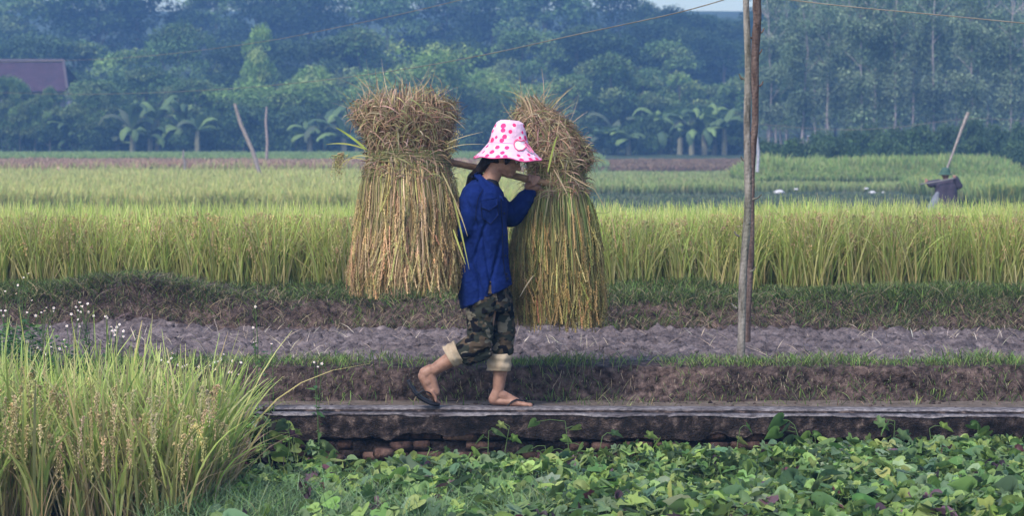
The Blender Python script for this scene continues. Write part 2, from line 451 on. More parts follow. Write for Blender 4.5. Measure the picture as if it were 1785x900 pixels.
# ------------------------------------------------------------------ irrigation channel
chan = empty('irrigation_channel', (0, 13.8, -.3), label='low weathered brick and concrete irrigation channel the woman walks along', cat='channel')
def wall_strip(name, y0, y1, z0, z1, mat, amp=.006, x0=-1.42, x1=8.0, nx=1100, chip=0, ragged=False):
    """a long lumpy beam following the channel's line"""
    xs = np.linspace(x0, x1, nx)
    prof = []
    nz = max(2, int((z1 - z0) / .012))
    for z in np.linspace(z0, z1, nz): prof.append((y0, z))
    ny = max(2, int((y1 - y0) / .02))
    for y in np.linspace(y0, y1, ny)[1:]: prof.append((y, z1))
    for z in np.linspace(z1, z0, 4)[1:]: prof.append((y1, z))
    prof = np.array(prof); m = len(prof)
    X = np.repeat(xs[:, None], m, 1)
    Y = prof[None, :, 0] + 0*X; Z = prof[None, :, 1] + 0*X
    edge = np.exp(-(((Z - z1)/.02)**2 + ((Y - y0)/.02)**2))
    n1 = fbm(X*6, Y*20, Z*20); n2 = fbm(X*23, Y*40, Z*40, 3)
    if ragged: Z = z1 - (z1 - Z) * np.clip(1.0 + .35*fbm(X*1.3, 4.0) + .35*fbm(X*9, 9.0, 0, 4), .5, 1.35)
    ch = np.clip(fbm(X*11, 3.3, 1.0, 3) - .22, 0, 1)
    Y = Y + amp*n1 + .3*amp*n2 + edge * (.006 + chip * np.clip(n1 - .12, 0, 1) * .06 + chip*ch*.12)
    Z = Z + edge * (-.006 - chip * np.clip(fbm(X*4, 2.0) - .1, 0, 1) * .06) + .3*amp*fbm(X*1.3, Y, 3.0)
    Y = Y + CAN_T * X
    V = np.stack([X, Y, Z], 2).reshape(-1, 3)
    i = np.arange(nx-1)[:, None]*m + np.arange(m-1)[None, :]
    F = np.stack([i, i+m, i+m+1, i+1], 2).reshape(-1, 4)
    a = Acc(); a.add(V, F)
    a.add(V[:m], [list(range(m))[::1]]); a.add(V[-m:], [list(range(m))[::-1]])
    return a.build(name, mat, chan)
wall_strip('near_wall', 13.795, 13.836, -.150, -.010, M_CONC, amp=.008, ragged=True)
wall_strip('near_coping', 13.787, 13.838, -.009, -.003, M_COPING, amp=.003, chip=.5)
wall_strip('far_wall', 13.93, 14.085, -.30, .001, M_CONC, amp=.004, nx=300)
wall_strip('far_coping', 13.938, 14.088, .003, .007, M_COPING, amp=.003, chip=.3)
wall_strip('channel_bed', 13.83, 13.95, -.42, -.16, M_CONC, amp=.004, nx=200)
a = Acc()
def brick(a, c, s, rot, col):
    v = np.array([(x, y, z) for x in (-1, 1) for y in (-1, 1) for z in (-1, 1)], float) * np.array(s) / 2
    # bevelled box: shrink copies
    bm = bmesh.new(); bmesh.ops.create_cube(bm, size=1)
    for q in bm.verts: q.co = Vector((q.co.x*s[0], q.co.y*s[1], q.co.z*s[2]))
    bmesh.ops.bevel(bm, geom=bm.edges[:], offset=.006, segments=2, affect='EDGES')
    M = Matrix.Rotation(rot[2], 4, 'Z') @ Matrix.Rotation(rot[1], 4, 'Y') @ Matrix.Rotation(rot[0], 4, 'X')
    V = [tuple(M @ q.co + Vector(c)) for q in bm.verts]
    bm.verts.index_update()
    for f in bm.faces:
        pass
    q4 = [[x.index for x in f.verts] for f in bm.faces if len(f.verts) == 4]
    q3 = [[x.index for x in f.verts] for f in bm.faces if len(f.verts) == 3]
    bm.free()
    n = a.n; a.add(V, q4, col)
    if q3: a.f.append(np.asarray(q3, int) + n)
for row in range(-2, 3):
    x = -1.38 + .1*row
    while x < 8:
        ln = random.choice([.2, .2, .1, .13, .17]) * random.uniform(.85, 1.05)
        if random.random() < .78:
            dz = random.uniform(-.004, .004)
            brick(a, (x + ln/2, 13.85 + CAN_T*(x) + random.uniform(-.012, .016), -.185 - .058*row + dz), (ln-.012, .085, .05), (random.uniform(-.1, .1), random.uniform(-.06, .06), random.uniform(-.14, .14)), (1, 1, 1))
        x += ln
a.build('brick_course', M_BRICK, chan)
# loose bricks lying at the foot
for i, (px, py, lab) in enumerate([(705, 818, 'flat old brick lying in the leaves at the foot of the channel'), (668, 790, 'reddish broken brick leaning at the channel foot below the larger sheaf'), (580, 800, 'small brown brick half buried beside the green leaves near the rice')]):
    a = Acc(); p = P(px, py, 13.72)
    brick(a, (0, 0, 0), (.19 if i == 0 else .1, .09, .055), (.1, .05, .2*i), (1, 1, 1))
    o = a.build('loose_brick', M_BRICK, label=lab, cat='brick'); o.location = (p.x, p.y, max(p.z, -.30))

# ------------------------------------------------------------------ grass and weeds on the banks
def strip_points(n, x0, x1, y0, y1, fn=None, dens=None):
    x = RNG.uniform(x0, x1, n); y = RNG.uniform(y0, y1, n)
    if dens is not None:
        k = RNG.uniform(0, 1, n) < dens(x, y); x, y = x[k], y[k]
    z = (fn(x, y) if fn else near_h(x, y))
    return np.stack([x, y, z], 1)
G_LIME = [(.18, .28, .07), (.14, .25, .06), (.24, .31, .10), (.11, .20, .055)]
G_DARK = [(.06, .10, .035), (.09, .135, .045), (.13, .17, .06), (.08, .10, .05)]
G_DRY = [(.28, .23, .14), (.33, .28, .18), (.22, .17, .11)]
def grass(name, pts, hmin, hmax, w, cols, lean=.5, droop=.4, seg=3, tip=1.25, hfun=None, label=None, **k):
    N = len(pts); a = Acc()
    h = RNG.uniform(hmin, hmax, N)
    if hfun is not None: h = h * hfun(pts[:, 0], pts[:, 1])
    c = mixcol(cols, N, .18)
    blades(a, pts, h, RNG.uniform(0, lean, N), RNG.uniform(0, droop, N), RNG.uniform(.6, 1.2, N)*w, c*.8, c*tip, seg=seg)
    return a.build(name, M_GRASS, kind='stuff', label=label, cat='grass', **k)
def tuft_h(x, y): return .45 + .9*np.clip(fbm(x*2.3, y*3) + .45, 0, 1.3)
pts = strip_points(26000, -6, 7, 14.50, 15.05, dens=lambda x, y: np.clip(1.1 - np.abs(y - 14.66 - .05*fbm(x*.9, 3.1))*3.0, .0, 1) * np.clip(.65 + fbm(x*1.6, 1.1), .08, 1))
grass('bank_grass', pts, .025, .085, .0045, G_LIME + G_LIME + G_DARK + [(.24, .2, .12)], lean=.9, droop=.6, hfun=tuft_h, label='short green turf along the lip of the earth bank')
pts = strip_points(3000, -6, 7, 14.22, 14.56, fn=near_h, dens=lambda x, y: np.clip(.30 + .9*fbm(x*1.3, 6.6), .02, 1))
pts[:, 2] = np.maximum(pts[:, 2] - .01, -.03)
grass('path_grass', pts, .02, .09, .005, G_LIME + G_DARK + G_DRY, lean=1.0, droop=.5, hfun=tuft_h, label='sparse grass sprouting along the earth path behind the channel')
pts = strip_points(80000, -7, 8, 17.66, 18.33, dens=lambda x, y: np.clip(.30 + sstep(17.72, 17.86, y), 0, 1) * np.clip(.95 + .8*fbm(x*1.1, 8.1) - .5*np.exp(-((x+2.62)/.4)**2), .3, 1))
grass('terrace_grass', pts, .04, .11, .006, G_DARK + G_DARK + G_LIME[:2] + G_DRY[:1], lean=1.0, droop=.7, hfun=tuft_h, label='dark green grass covering the raised bank below the rice')
pts = strip_points(5200, -7, 8, 17.62, 17.86)
pts[:, 2] += .03
a = Acc(); N = len(pts); c = mixcol(G_DRY + [(.12, .09, .07)], N)
blades(a, pts, RNG.uniform(.03, .14, N), RNG.uniform(.2, 1.2, N), RNG.uniform(.5, 1.6, N), RNG.uniform(.002, .005, N), c, c)
a.build('dry_roots', M_STRAW, kind='stuff', label='dry roots and dead grass hanging on the cut face of the bank', cat='dead grass')
# stubble scattered on the ploughed plot
pts = strip_points(2600, -7, 8, 15.0, 17.7, dens=lambda x, y: np.clip(.35 + fbm(x*1.7, y*1.7, 5), .05, 1))
N = len(pts); a = Acc(); c = mixcol([(.42, .35, .27), (.5, .44, .36), (.3, .24, .18)], N)
pts[:, 2] += .01
blades(a, pts, RNG.uniform(.02, .09, N), RNG.uniform(.5, 2.2, N), RNG.uniform(0, .5, N), RNG.uniform(.003, .007, N), c, c, seg=2)
a.build('straw_litter', M_STRAW, kind='stuff', label='pale bits of old rice stubble lying on the ploughed soil', cat='straw')

bm = bmesh.new(); bmesh.ops.create_icosphere(bm, subdivisions=1, radius=1); LV = np.array([tuple(v.co) for v in bm.verts]); LF = [[v.index for v in f.verts] for f in bm.faces]; bm.free()
LV = LV * (1 + .25*vnoise(LV[:, 0]*3 + 5, LV[:, 1]*3, LV[:, 2]*3))[:, None]
def crumbs(name, pts, smin, smax, mat, label):
    a = Acc(); n = len(pts); s_ = smin + (smax-smin)*RNG.random(n)**3
    scatter(a, LV, LF, pts, rotm(*[RNG.uniform(0, 6.28, n) for _ in range(3)]), np.stack([s_*RNG.uniform(.7, 1.4, n), s_, s_*RNG.uniform(.5, .9, n)], 1), np.ones((n, 3)))
    return a.build(name, mat, smooth=False, kind='stuff', label=label, cat='soil')
pts = strip_points(9000, -7, 8, 15.0, 17.66, dens=lambda x, y: np.clip(.5 + fbm(x*2, y*2, 2), .1, 1))
crumbs('soil_clods', pts, .005, .024, M_SOIL, 'loose clods of turned soil scattered over the ploughed plot')
pts = strip_points(3500, -6, 7, 14.12, 14.52); pts[:, 2] = np.maximum(pts[:, 2] - .002, -.02)
crumbs('earth_crumbs', pts, .003, .018, M_BANK, 'crumbled earth lying along the path at the foot of the cut bank')
a = Acc(); N = 1600; x = RNG.uniform(-6, 7, N); y = 14.475 + .05*fbm(x*.9, 3.1); z0 = RNG.uniform(.06, .175, N)
L_ = RNG.uniform(.01, .08, N)*RNG.random(N); t = np.linspace(0, 1, 5)[None, :]
pts = np.stack([x[:, None] + RNG.normal(0, .35, N)[:, None]*L_[:, None]*t, (y - .01)[:, None] - .02*np.sin(t*3) + 0*x[:, None], z0[:, None] - L_[:, None]*t], 2)
ribbons(a, pts, np.stack([np.ones(N), 0*x, 0*x], 1), RNG.uniform(.001, .003, N), mixcol([(.25, .2, .14), (.14, .11, .08), (.32, .27, .2), (.10, .14, .05)], N))
a.build('bank_roots', M_STRAW, kind='stuff', label='fine roots and dead stems hanging down the cut bank beside the path', cat='roots')

# ------------------------------------------------------------------ rice fields
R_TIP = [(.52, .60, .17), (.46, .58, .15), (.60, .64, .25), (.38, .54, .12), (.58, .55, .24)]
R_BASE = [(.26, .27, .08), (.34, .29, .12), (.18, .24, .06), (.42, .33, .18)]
def rice_stand(name, pts, hmin, hmax, w, npan, ng, gs, label, x_w=None, tipk=1.0, hf=None):
    a = Acc(); N = len(pts)
    h = RNG.uniform(hmin, hmax, N)
    if hf is not None: h = h * hf(pts[:, 0], pts[:, 1])
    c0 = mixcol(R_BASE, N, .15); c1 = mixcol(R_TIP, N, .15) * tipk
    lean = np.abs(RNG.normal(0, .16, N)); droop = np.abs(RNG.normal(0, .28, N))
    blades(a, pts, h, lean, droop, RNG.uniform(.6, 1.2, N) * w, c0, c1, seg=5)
    if npan:
        k = RNG.choice(N, npan); fr = np.where(pts[:, 1] < 19.0)[0]
        if len(fr): k[:npan*3//5] = RNG.choice(fr, npan*3//5)
        st = pts[k].copy(); st[:, 2] += (RNG.uniform(.45, .80, npan)) * hmax * (hf(pts[k, 0], pts[k, 1]) if hf is not None else 1)
        st[:, :2] += RNG.normal(0, .03, (npan, 2))
        pc = mixcol([(.66, .50, .28), (.72, .57, .34), (.58, .44, .24), (.62, .55, .26)], npan)
        panicles(a, st, RNG.uniform(0, 6.28, npan), RNG.uniform(.10, .18, npan), RNG.uniform(.3, .9, npan), RNG.uniform(.8, 1.35, npan), ng, gs, pc)
    return a.build(name, M_GRASS, kind='stuff', label=label, cat='rice')
def hills(n, x0, x1, y0, y1, per, z=.36, spread=.03):
    cx = RNG.uniform(x0, x1, n); cy = RNG.uniform(y0, y1, n)
    x = np.repeat(cx, per) + RNG.normal(0, spread, n*per); y = np.repeat(cy, per) + RNG.normal(0, spread, n*per)
    return np.stack([x, y, np.full(n*per, z)], 1)
hf1 = lambda x, y: 1 + .10*fbm(x*.8, y*.8) + .03 * sstep(1.0, 4.0, x) - .17*sstep(18.6, 24, y) + .08*fbm(x*4, y*4)
pts = np.concatenate([hills(2300, -6.2, 7.2, 18.30, 19.3, 22), hills(4200, -6.8, 8, 19.2, 24.2, 12)])
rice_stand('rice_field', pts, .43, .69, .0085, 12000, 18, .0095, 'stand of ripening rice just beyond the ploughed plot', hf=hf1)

def field(name, x0, x1, y0, y1, n, h, w, cols0, cols1, label, front=2.0, nfront=6000, z=None, lean=.25, soft=0):
    a = Acc()
    x = RNG.uniform(x0, x1, n); y = RNG.uniform(y0, y1, n)
    xf = RNG.uniform(x0, x1, nfront); yf = y0 + np.abs(RNG.normal(0, front, nfront))
    x = np.concatenate([x, xf]); y = np.concatenate([y, yf])
    zz = far_h(x, y) if z is None else np.full(len(x), z)
    pts = np.stack([x, y, zz], 1); N = len(pts)
    hh = RNG.uniform(.7, 1.05, N) * h * (1 + .22*fbm(x*.7, y*.5, h*9))
    if soft: hh *= np.clip(.25 + (y - y0)/soft, .2, 1) * np.clip(.4 + (x - x0)*.8, 0, 1) * (1 + .45*fbm(x*.9, y*.3, 5))
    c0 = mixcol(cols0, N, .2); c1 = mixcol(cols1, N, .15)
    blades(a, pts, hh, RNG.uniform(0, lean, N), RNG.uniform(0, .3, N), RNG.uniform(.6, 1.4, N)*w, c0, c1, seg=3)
    return a.build(name, M_GRASS, kind='stuff', label=label, cat='rice' if 'rice' in name else 'grass')
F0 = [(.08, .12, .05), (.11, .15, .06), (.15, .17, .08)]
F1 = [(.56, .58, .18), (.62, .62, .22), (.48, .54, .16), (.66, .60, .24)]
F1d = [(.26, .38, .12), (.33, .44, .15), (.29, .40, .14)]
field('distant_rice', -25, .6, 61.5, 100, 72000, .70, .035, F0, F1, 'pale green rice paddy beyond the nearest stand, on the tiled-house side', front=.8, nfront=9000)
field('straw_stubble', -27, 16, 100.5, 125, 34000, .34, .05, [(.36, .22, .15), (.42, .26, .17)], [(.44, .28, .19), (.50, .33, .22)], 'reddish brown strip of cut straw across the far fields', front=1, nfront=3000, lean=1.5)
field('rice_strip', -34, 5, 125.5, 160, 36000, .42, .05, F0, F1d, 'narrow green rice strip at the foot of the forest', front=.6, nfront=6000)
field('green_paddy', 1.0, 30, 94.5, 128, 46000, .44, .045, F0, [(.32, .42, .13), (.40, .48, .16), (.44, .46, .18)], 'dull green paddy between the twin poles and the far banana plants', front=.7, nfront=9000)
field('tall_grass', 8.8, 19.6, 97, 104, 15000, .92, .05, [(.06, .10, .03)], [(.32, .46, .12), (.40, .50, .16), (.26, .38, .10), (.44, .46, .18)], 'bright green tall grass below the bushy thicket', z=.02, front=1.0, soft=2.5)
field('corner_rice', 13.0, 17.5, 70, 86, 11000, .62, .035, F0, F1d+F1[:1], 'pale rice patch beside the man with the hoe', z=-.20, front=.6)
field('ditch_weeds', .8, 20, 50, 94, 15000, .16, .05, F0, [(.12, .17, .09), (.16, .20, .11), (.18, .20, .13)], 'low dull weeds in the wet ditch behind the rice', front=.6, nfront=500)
# right part of the brown straw bank
field('straw_bank', 3.5, 13.0, 130.5, 140, 12000, .2, .05, [(.26, .16, .10)], [(.34, .22, .14), (.30, .22, .12)], 'brown cut straw bank below the banana plants', front=1, nfront=2000, lean=1.5)

# ------------------------------------------------------------------ foreground rice and weeds
a = Acc()
def clumps(n, box, per, z=-.34, sp=.03): return hills(n, *box, per, z=z, spread=sp)
pts = clumps(120, (-2.85, -1.40, 11.9, 13.3), 20, sp=.035)
edge = -1.50 + .25*fbm(pts[:, 1]*2, 3.0)
pts = pts[pts[:, 0] < edge]
N = len(pts)
h = (.36 + .46*RNG.random(N)**.8 + .12*(RNG.random(N) < .12)) * (1 + .10*fbm(pts[:, 0]*2.5, pts[:, 1]*2.5))
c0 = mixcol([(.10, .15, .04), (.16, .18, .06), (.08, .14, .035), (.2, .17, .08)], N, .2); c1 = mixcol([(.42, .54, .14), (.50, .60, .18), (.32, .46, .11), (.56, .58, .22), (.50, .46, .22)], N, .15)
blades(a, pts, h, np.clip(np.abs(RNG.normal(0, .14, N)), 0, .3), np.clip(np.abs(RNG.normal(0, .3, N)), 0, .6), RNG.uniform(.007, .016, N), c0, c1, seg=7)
k = RNG.choice(N, 150); st = pts[k].copy(); st[:, 2] += RNG.uniform(.36, .66, 150); st[:, 1] = np.where(RNG.random(150) < .75, RNG.uniform(11.8, 12.1, 150), st[:, 1]); st[:, 0] *= np.where(st[:, 1] < 12.2, .95, 1)
pc = mixcol([(.70, .57, .33), (.78, .64, .40), (.62, .52, .28), (.64, .60, .28)], 150)
panicles(a, st, RNG.uniform(0, 6.28, 150), RNG.uniform(.18, .29, 150), RNG.uniform(.35, .8, 150), RNG.uniform(.8, 1.3, 150), 85, .0075, pc, tight=.013)
# dead lower sheaths
M_ = 1500; k = RNG.choice(N, M_); b = pts[k] + RNG.normal(0, .02, (M_, 3)) * (1, 1, 0)
cc = mixcol([(.30, .24, .13), (.2, .17, .09), (.36, .3, .18)], M_)
blades(a, b, RNG.uniform(.2, .5, M_), RNG.uniform(0, .5, M_), RNG.uniform(0, .6, M_), RNG.uniform(.004, .009, M_), cc, cc, seg=5)
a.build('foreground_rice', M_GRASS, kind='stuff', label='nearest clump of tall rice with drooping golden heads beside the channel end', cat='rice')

# heart-shaped leaves: outline of a sweet potato leaf
def potato_leaf(lobed):
    if lobed: o = [(.0, 0), (-.22, .20), (-.16, .42), (.12, .36), (.30, .52), (.42, .25), (.70, .17), (1.0, 0)]
    else: o = [(.0, 0), (-.20, .16), (-.20, .36), (.0, .48), (.28, .44), (.55, .29), (.8, .12), (1.0, 0)]
    V = [(x, 0, -.03 - .10*max(x, 0)**2) for x, y in o]           # midrib
    V += [(x, y, .16*y - .10*max(x, 0)**2) for x, y in o[1:-1]]
    V += [(x, -y, .16*y - .10*max(x, 0)**2) for x, y in o[1:-1]]
    n = len(o); m = n-2; F = []
    V[1] = (.08, 0, -.02); V[2] = (.16, 0, -.03)
    for s, base in ((1, n), (-1, n+m)):
        L_ = [0] + [base+i for i in range(m)] + [n-1]
        mid = [0, 1, 2, 3, 4, 5, 6, n-1]
        for i in range(len(L_)-1):
            q = [mid[i], mid[i+1], L_[i+1], L_[i]]
            if s > 0: q = q[::-1]
            q2 = []
            for w in q:
                if w not in q2: q2.append(w)
            F += [[q2[0], q2[1], q2[2]]] + ([[q2[0], q2[2], q2[3]]] if len(q2) == 4 else [])
    return np.array(V, float), np.array(F)
PL = [potato_leaf(False), potato_leaf(True)]
P_COL = [(.14, .24, .075), (.18, .29, .085), (.10, .19, .065), (.24, .35, .09), (.10, .17, .09), (.28, .38, .12), (.17, .26, .12)]
def vine_leaves(a, pos, size, mix=(.6, .4), purple=.05, tilt=.5):
    N = len(pos)
    yaw = RNG.uniform(0, 6.28, N)
    M = rotm(yaw, RNG.uniform(-.2, .9, N), RNG.normal(0, tilt, N))
    col = mixcol(P_COL, N, .16)
    pk = RNG.uniform(0, 1, N) < purple; col[pk] = mixcol([(.09, .06, .085), (.13, .05, .07), (.16, .09, .12)], pk.sum())
    wh = RNG.uniform(0, 1, N) < .03; col[wh] = col[wh]*.6 + np.array([.17, .2, .16])
    sel = RNG.uniform(0, 1, N) < mix[0]
    for q, (tv, tf) in zip((sel, ~sel), PL):
        if q.sum(): scatter(a, tv, tf, pos[q], M[q], size[q], col[q])
    # stalks
    b = pos.copy(); b[:, 2] = np.maximum(pos[:, 2] - RNG.uniform(.06, .2, N), -.33); b[:, :2] += RNG.normal(0, .03, (N, 2))
    t = np.linspace(0, 1, 4)[None, :, None]
    pts = b[:, None, :]*(1-t) + pos[:, None, :]*t
    ribbons(a, pts, np.stack([np.ones(N), 0*yaw, 0*yaw], 1), np.full(N, .0035), col*.9+.02, taper=False)
a = Acc()
N = 17000
x = RNG.uniform(-1.6, 4.2, N); y = 13.72 - np.abs(RNG.uniform(0, 2.6, N))
rt = sstep(-1.2, 2.2, x)
keep = RNG.uniform(0, 1, N) < .42 + .33*rt
keep &= ~((x < .0 + .5*fbm(y*3, 1.0)) & (y < 12.55) & (RNG.random(N) < .8))
keep &= RNG.uniform(0, 1, N) < (1 - .55*np.exp(-((x + .75)/.42)**2) * (y > 13.5))
x, y, rt = x[keep], y[keep], rt[keep]; N = len(x)
top = (.045 + .10*rt) * (1 + .9*fbm(x*2.2, y*2.2)) + .07*fbm(x*5, y*5)
z = -.33 + np.clip(top, .01, .4) + .045*RNG.random(N) + .07 * rt * (13.7 - y) * 0
vine_leaves(a, np.stack([x, y, z], 1), RNG.uniform(.032, .09, N)*(1 + .22*np.clip(13.4 - y, 0, 2))*np.where(RNG.random(N) < .12, 1.25, 1), purple=.035, tilt=.65)
# climbing against the channel wall
N = 1000; x = RNG.uniform(-1.55, 4.2, N); y = 13.74 - .03*x*0 + CAN_T*x - RNG.uniform(.0, .1, N)
hh = .05 + .19*np.clip(fbm(x*1.6, 4.4)*2.0 + .35, 0, 1.25)
z = -.30 + hh * RNG.random(N)**.6 * (1 - .75*np.exp(-((x+.72)/.36)**2)) + .01
vine_leaves(a, np.stack([x, y, z], 1), RNG.uniform(.04, .075, N), purple=.12, tilt=.8)
a.build('sweet_potato_vines', M_LEAF, kind='stuff', label='mass of heart-shaped green vine leaves in front of the channel', cat='vines')
# low bluish weeds between rice and vines
pts = strip_points(9000, -1.7, 1.4, 11.7, 13.1, fn=lambda x, y: -.33 + 0*x, dens=lambda x, y: np.clip(1.1 - sstep(-.2, .9, x), .03, 1) * (1 - .8*sstep(12.4, 12.9, y)))
grass('low_weeds', pts, .05, .17, .004, [(.16, .25, .12), (.20, .30, .16), (.12, .21, .10), (.18, .3, .10)], lean=1.1, droop=.8, seg=4, hfun=tuft_h, label='fine grassy weeds between the near rice and the vine leaves')
# individual shoots climbing above the wall
def shoot(px, py, n, label, sz=.075, Y=13.70, purple=0.0, spread=.05):
    top = P(px, py, Y); base = Vector((top.x + random.uniform(-.04, .04), Y - .02, -.33))
    e = empty('vine_shoot', base, label=label, cat='vine shoot', group='leafy shoots standing up against the channel wall')
    a = Acc(); m = (base + top)/2 + Vector((random.uniform(-.03, .03), 0, 0))
    tube(a, [base, m, top], [.0035, .003, .002], 6, (.12, .2, .07))
    a.build('stem', M_LEAF, e)
    a = Acc(); t = np.linspace(1, .45, n)[:, None]
    p = np.array(top)[None]*t + np.array(base)[None]*(1-t) + RNG.normal(0, spread, (n, 3)) * (1, .4, .3)
    p[:, 1] = np.minimum(p[:, 1], Y + .03)
    pos = p; yaw = np.where(RNG.random(n) < .5, RNG.uniform(-.9, .5, n), RNG.uniform(2.6, 4.0, n))
    col = mixcol(P_COL, n, .12)
    if purple: col = mixcol([(.10, .06, .09), (.12, .09, .09)], n)
    tv, tf = PL[0 if random.random() < .6 else 1]
    for q, tt, yw_, cc_ in zip(pos, t, yaw, col):
        a = Acc(); scatter(a, tv, tf, q[None], rotm(np.array([yw_]), RNG.uniform(.1, .7, 1), np.array([-1.0 if math.cos(yw_) > 0 else 1.0])*RNG.uniform(.5, 1.1, 1)), RNG.uniform(.75, 1.15, 1)*sz, cc_[None])
        s = np.array(top)*tt + np.array(base)*(1-tt)
        tube(a, [s, (s+q)/2 + (0, 0, .01), q + (0, 0, -.02*sz)], .0018, 4, (.12, .2, .07), cap=False)
        a.build('leaf', M_LEAF, e)
shoot(503, 735, 3, 'big dark leaves over the channel end beside the near rice', .11, 13.66)
shoot(470, 712, 5, 'slim purplish shoot standing at the very end of the channel', .07, 13.68, .5)
shoot(567, 768, 2, 'single large round leaf against the wall near the rice end', .10)
shoot(852, 752, 4, 'leafy shoot on the wall just below the sandal of the planted foot', .08)
shoot(888, 744, 3, 'star-leaved shoot just past the planted foot of the woman', .075)
shoot(950, 778, 5, 'broad leaved shoot midway between planted foot and twin poles', .085)
shoot(985, 735, 5, 'tall tendril shoot reaching the coping below the smaller sheaf', .06)
shoot(1050, 762, 2, 'bright two-leaf shoot next past the smaller sheaf', .075)
shoot(1140, 765, 6, 'low bushy shoot with narrow leaves before the twin poles', .07)
shoot(1290, 748, 3, 'round leaf shoot directly below the twin poles', .08)
shoot(1385, 742, 9, 'densest shoot with many large leaves past the twin poles', .10)
shoot(1420, 760, 4, 'shoot leaning out beside the densest shoot', .09)
shoot(1560, 735, 7, 'tallest shoot rising above the coping with pointed leaves', .085, 13.68)
shoot(1620, 748, 3, 'pale three-leaf shoot after the tallest one', .075)
shoot(1705, 740, 5, 'wide pointed leaves on the last shoot along the wall', .095, 13.66)

# flowering weeds with white petals and orange centres
def flower_mesh():
    a = Acc()
    for k in range(5):
        an = k*2*math.pi/5 + .3; c, s = math.cos(an), math.sin(an)
        q = [(0, 0, 0), (.6, .32, .12), (1.0, .18, .05), (1.0, -.18, .05), (.6, -.32, .12)]
        V = [(x*c - y*s, x*s + y*c, z) for x, y, z in q]
        a.add(np.array(V)*.013, [[0, 1, 2], [0, 2, 3], [0, 3, 4]], (.82, .80, .84))
    th = np.linspace(0, 2*np.pi, 9)[:-1]
    V = np.concatenate([np.stack([np.cos(th)*.0055, np.sin(th)*.0055, 0*th], 1), np.stack([np.cos(th)*.003, np.sin(th)*.003, 0*th+.004], 1)])
    a.add(V, [[i, (i+1) % 8, 8+(i+1) % 8, 8+i] for i in range(8)], (.75, .36, .04)); a.add(V[8:], [list(range(8))], (.75, .36, .04))
    return a.mesh('flower')
FL = flower_mesh(); FL.materials.append(M_PAINT)
def weed(px, py, Y, nfl, label, z0=-.3, spread=.13, leafn=60, dead=False):
    top = P(px, py, Y); base = Vector((top.x + random.uniform(-.1, .1), Y, z0)); H = top.z - z0
    e = empty('flowering_weed', base, label=label, cat='weed', group='white flowered weeds growing by the near rice')
    a = Acc(); tips = []; pos = []
    col = (.10, .17, .06) if not dead else (.3, .24, .17)
    main = [base + (top-base)*t + Vector((random.uniform(-.012, .012), random.uniform(-.01, .01), 0)) for t in (0, .25, .5, .75, 1)]
    tube(a, main, [.0045, .004, .0035, .0025, .0018], 6, col); tips.append(main[-1])
    for i in range(nfl - 1):
        t = random.uniform(.35, .9); s = base + (top-base)*t
        an = random.uniform(0, 6.28); r = spread*random.uniform(.4, 1.1)
        q = s + Vector((math.cos(an)*r, math.sin(an)*r*.7, H*(1-t)*random.uniform(.5, 1.0) + .03))
        tube(a, [s, (s+q)/2 - Vector((0, 0, .015)), q], [.0024, .002, .0015], 5, col); tips.append(q)
    for i in range(leafn):
        t = random.uniform(.05, .78)**1.0; s = base + (top-base)*t
        an = random.uniform(0, 6.28); r = spread*random.uniform(.1, .9)*(1.2 - t)
        pos.append(s + Vector((math.cos(an)*r, math.sin(an)*r, random.uniform(-.02, .05))))
    a.build('stem', M_LEAF, e)
    if pos:
        a = Acc(); pos = np.array([tuple(p) for p in pos]); n = len(pos)
        tv = np.array([(0, 0, 0), (.35, .2, .03), (1, 0, -.05), (.35, -.2, .03)]); 
        scatter(a, tv, LEAF_F, pos, rotm(RNG.uniform(0, 6.28, n), RNG.uniform(-.5, .6, n), RNG.normal(0, .4, n)), RNG.uniform(.03, .065, n), mixcol([(.06, .14, .05), (.09, .18, .06), (.12, .21, .07)], n))
        a.build('foliage', M_LEAF, e)
    for q in tips:
        o = bpy.data.objects.new('flower', FL); sc.collection.objects.link(o); o.parent = e
        o.matrix_parent_inverse = Matrix.Translation(e.location).inverted()
        o.location = q; o.scale = (random.uniform(.42, .66),)*3
        o.rotation_euler = (random.uniform(.3, 1.4), random.uniform(-.5, .5), random.uniform(-.5, .5))
WL = [(12, 508, 14.5, 5, 'weed at the picture edge with its flowers highest, against the far rice'), (40, 484, 14.7, 5, 'tallest weed with two flower sprays above the purple mound level'),
      (75, 545, 14.1, 8, 'weed with a bright cluster of eight flowers below the tallest one'), (128, 548, 14.0, 7, 'bushy weed with paired daisies in front of the bank'),
      (145, 535, 14.3, 8, 'upright weed before the dry mound with many small daisies'), (184, 552, 14.2, 5, 'weed with a short spray below the dry mound'),
      (205, 576, 13.9, 6, 'weed level with the ploughed plot, nearest its corner'), (75, 615, 13.7, 6, 'low weed hidden among the rice tips beneath the others'),
      (240, 610, 13.8, 4, 'thin weed poking between tall rice blades'), (300, 625, 13.6, 5, 'weed at the middle of the near rice top'),
      (345, 640, 13.6, 12, 'densest flower cluster growing at the rice edge by the bank'), (375, 632, 13.7, 10, 'spray of flowers nearest to the bank turf beside the densest cluster'),
      (392, 618, 13.8, 4, 'weed with single high daisy by the last tall rice blade'), (448, 535, 13.9, 3, 'tall leafy weed stem standing alone in front of the ploughed plot'),
      (472, 600, 13.95, 2, 'bare stalked weed with one white daisy against the turf'), (553, 640, 13.8, 3, 'weed arching sideways towards the woman with paired flowers')]
for px, py, Y, nf, lab in WL:
    weed(px, py, Y, nf, lab, spread=.10 if px < 420 else .05, leafn=70 if px < 420 else 26)
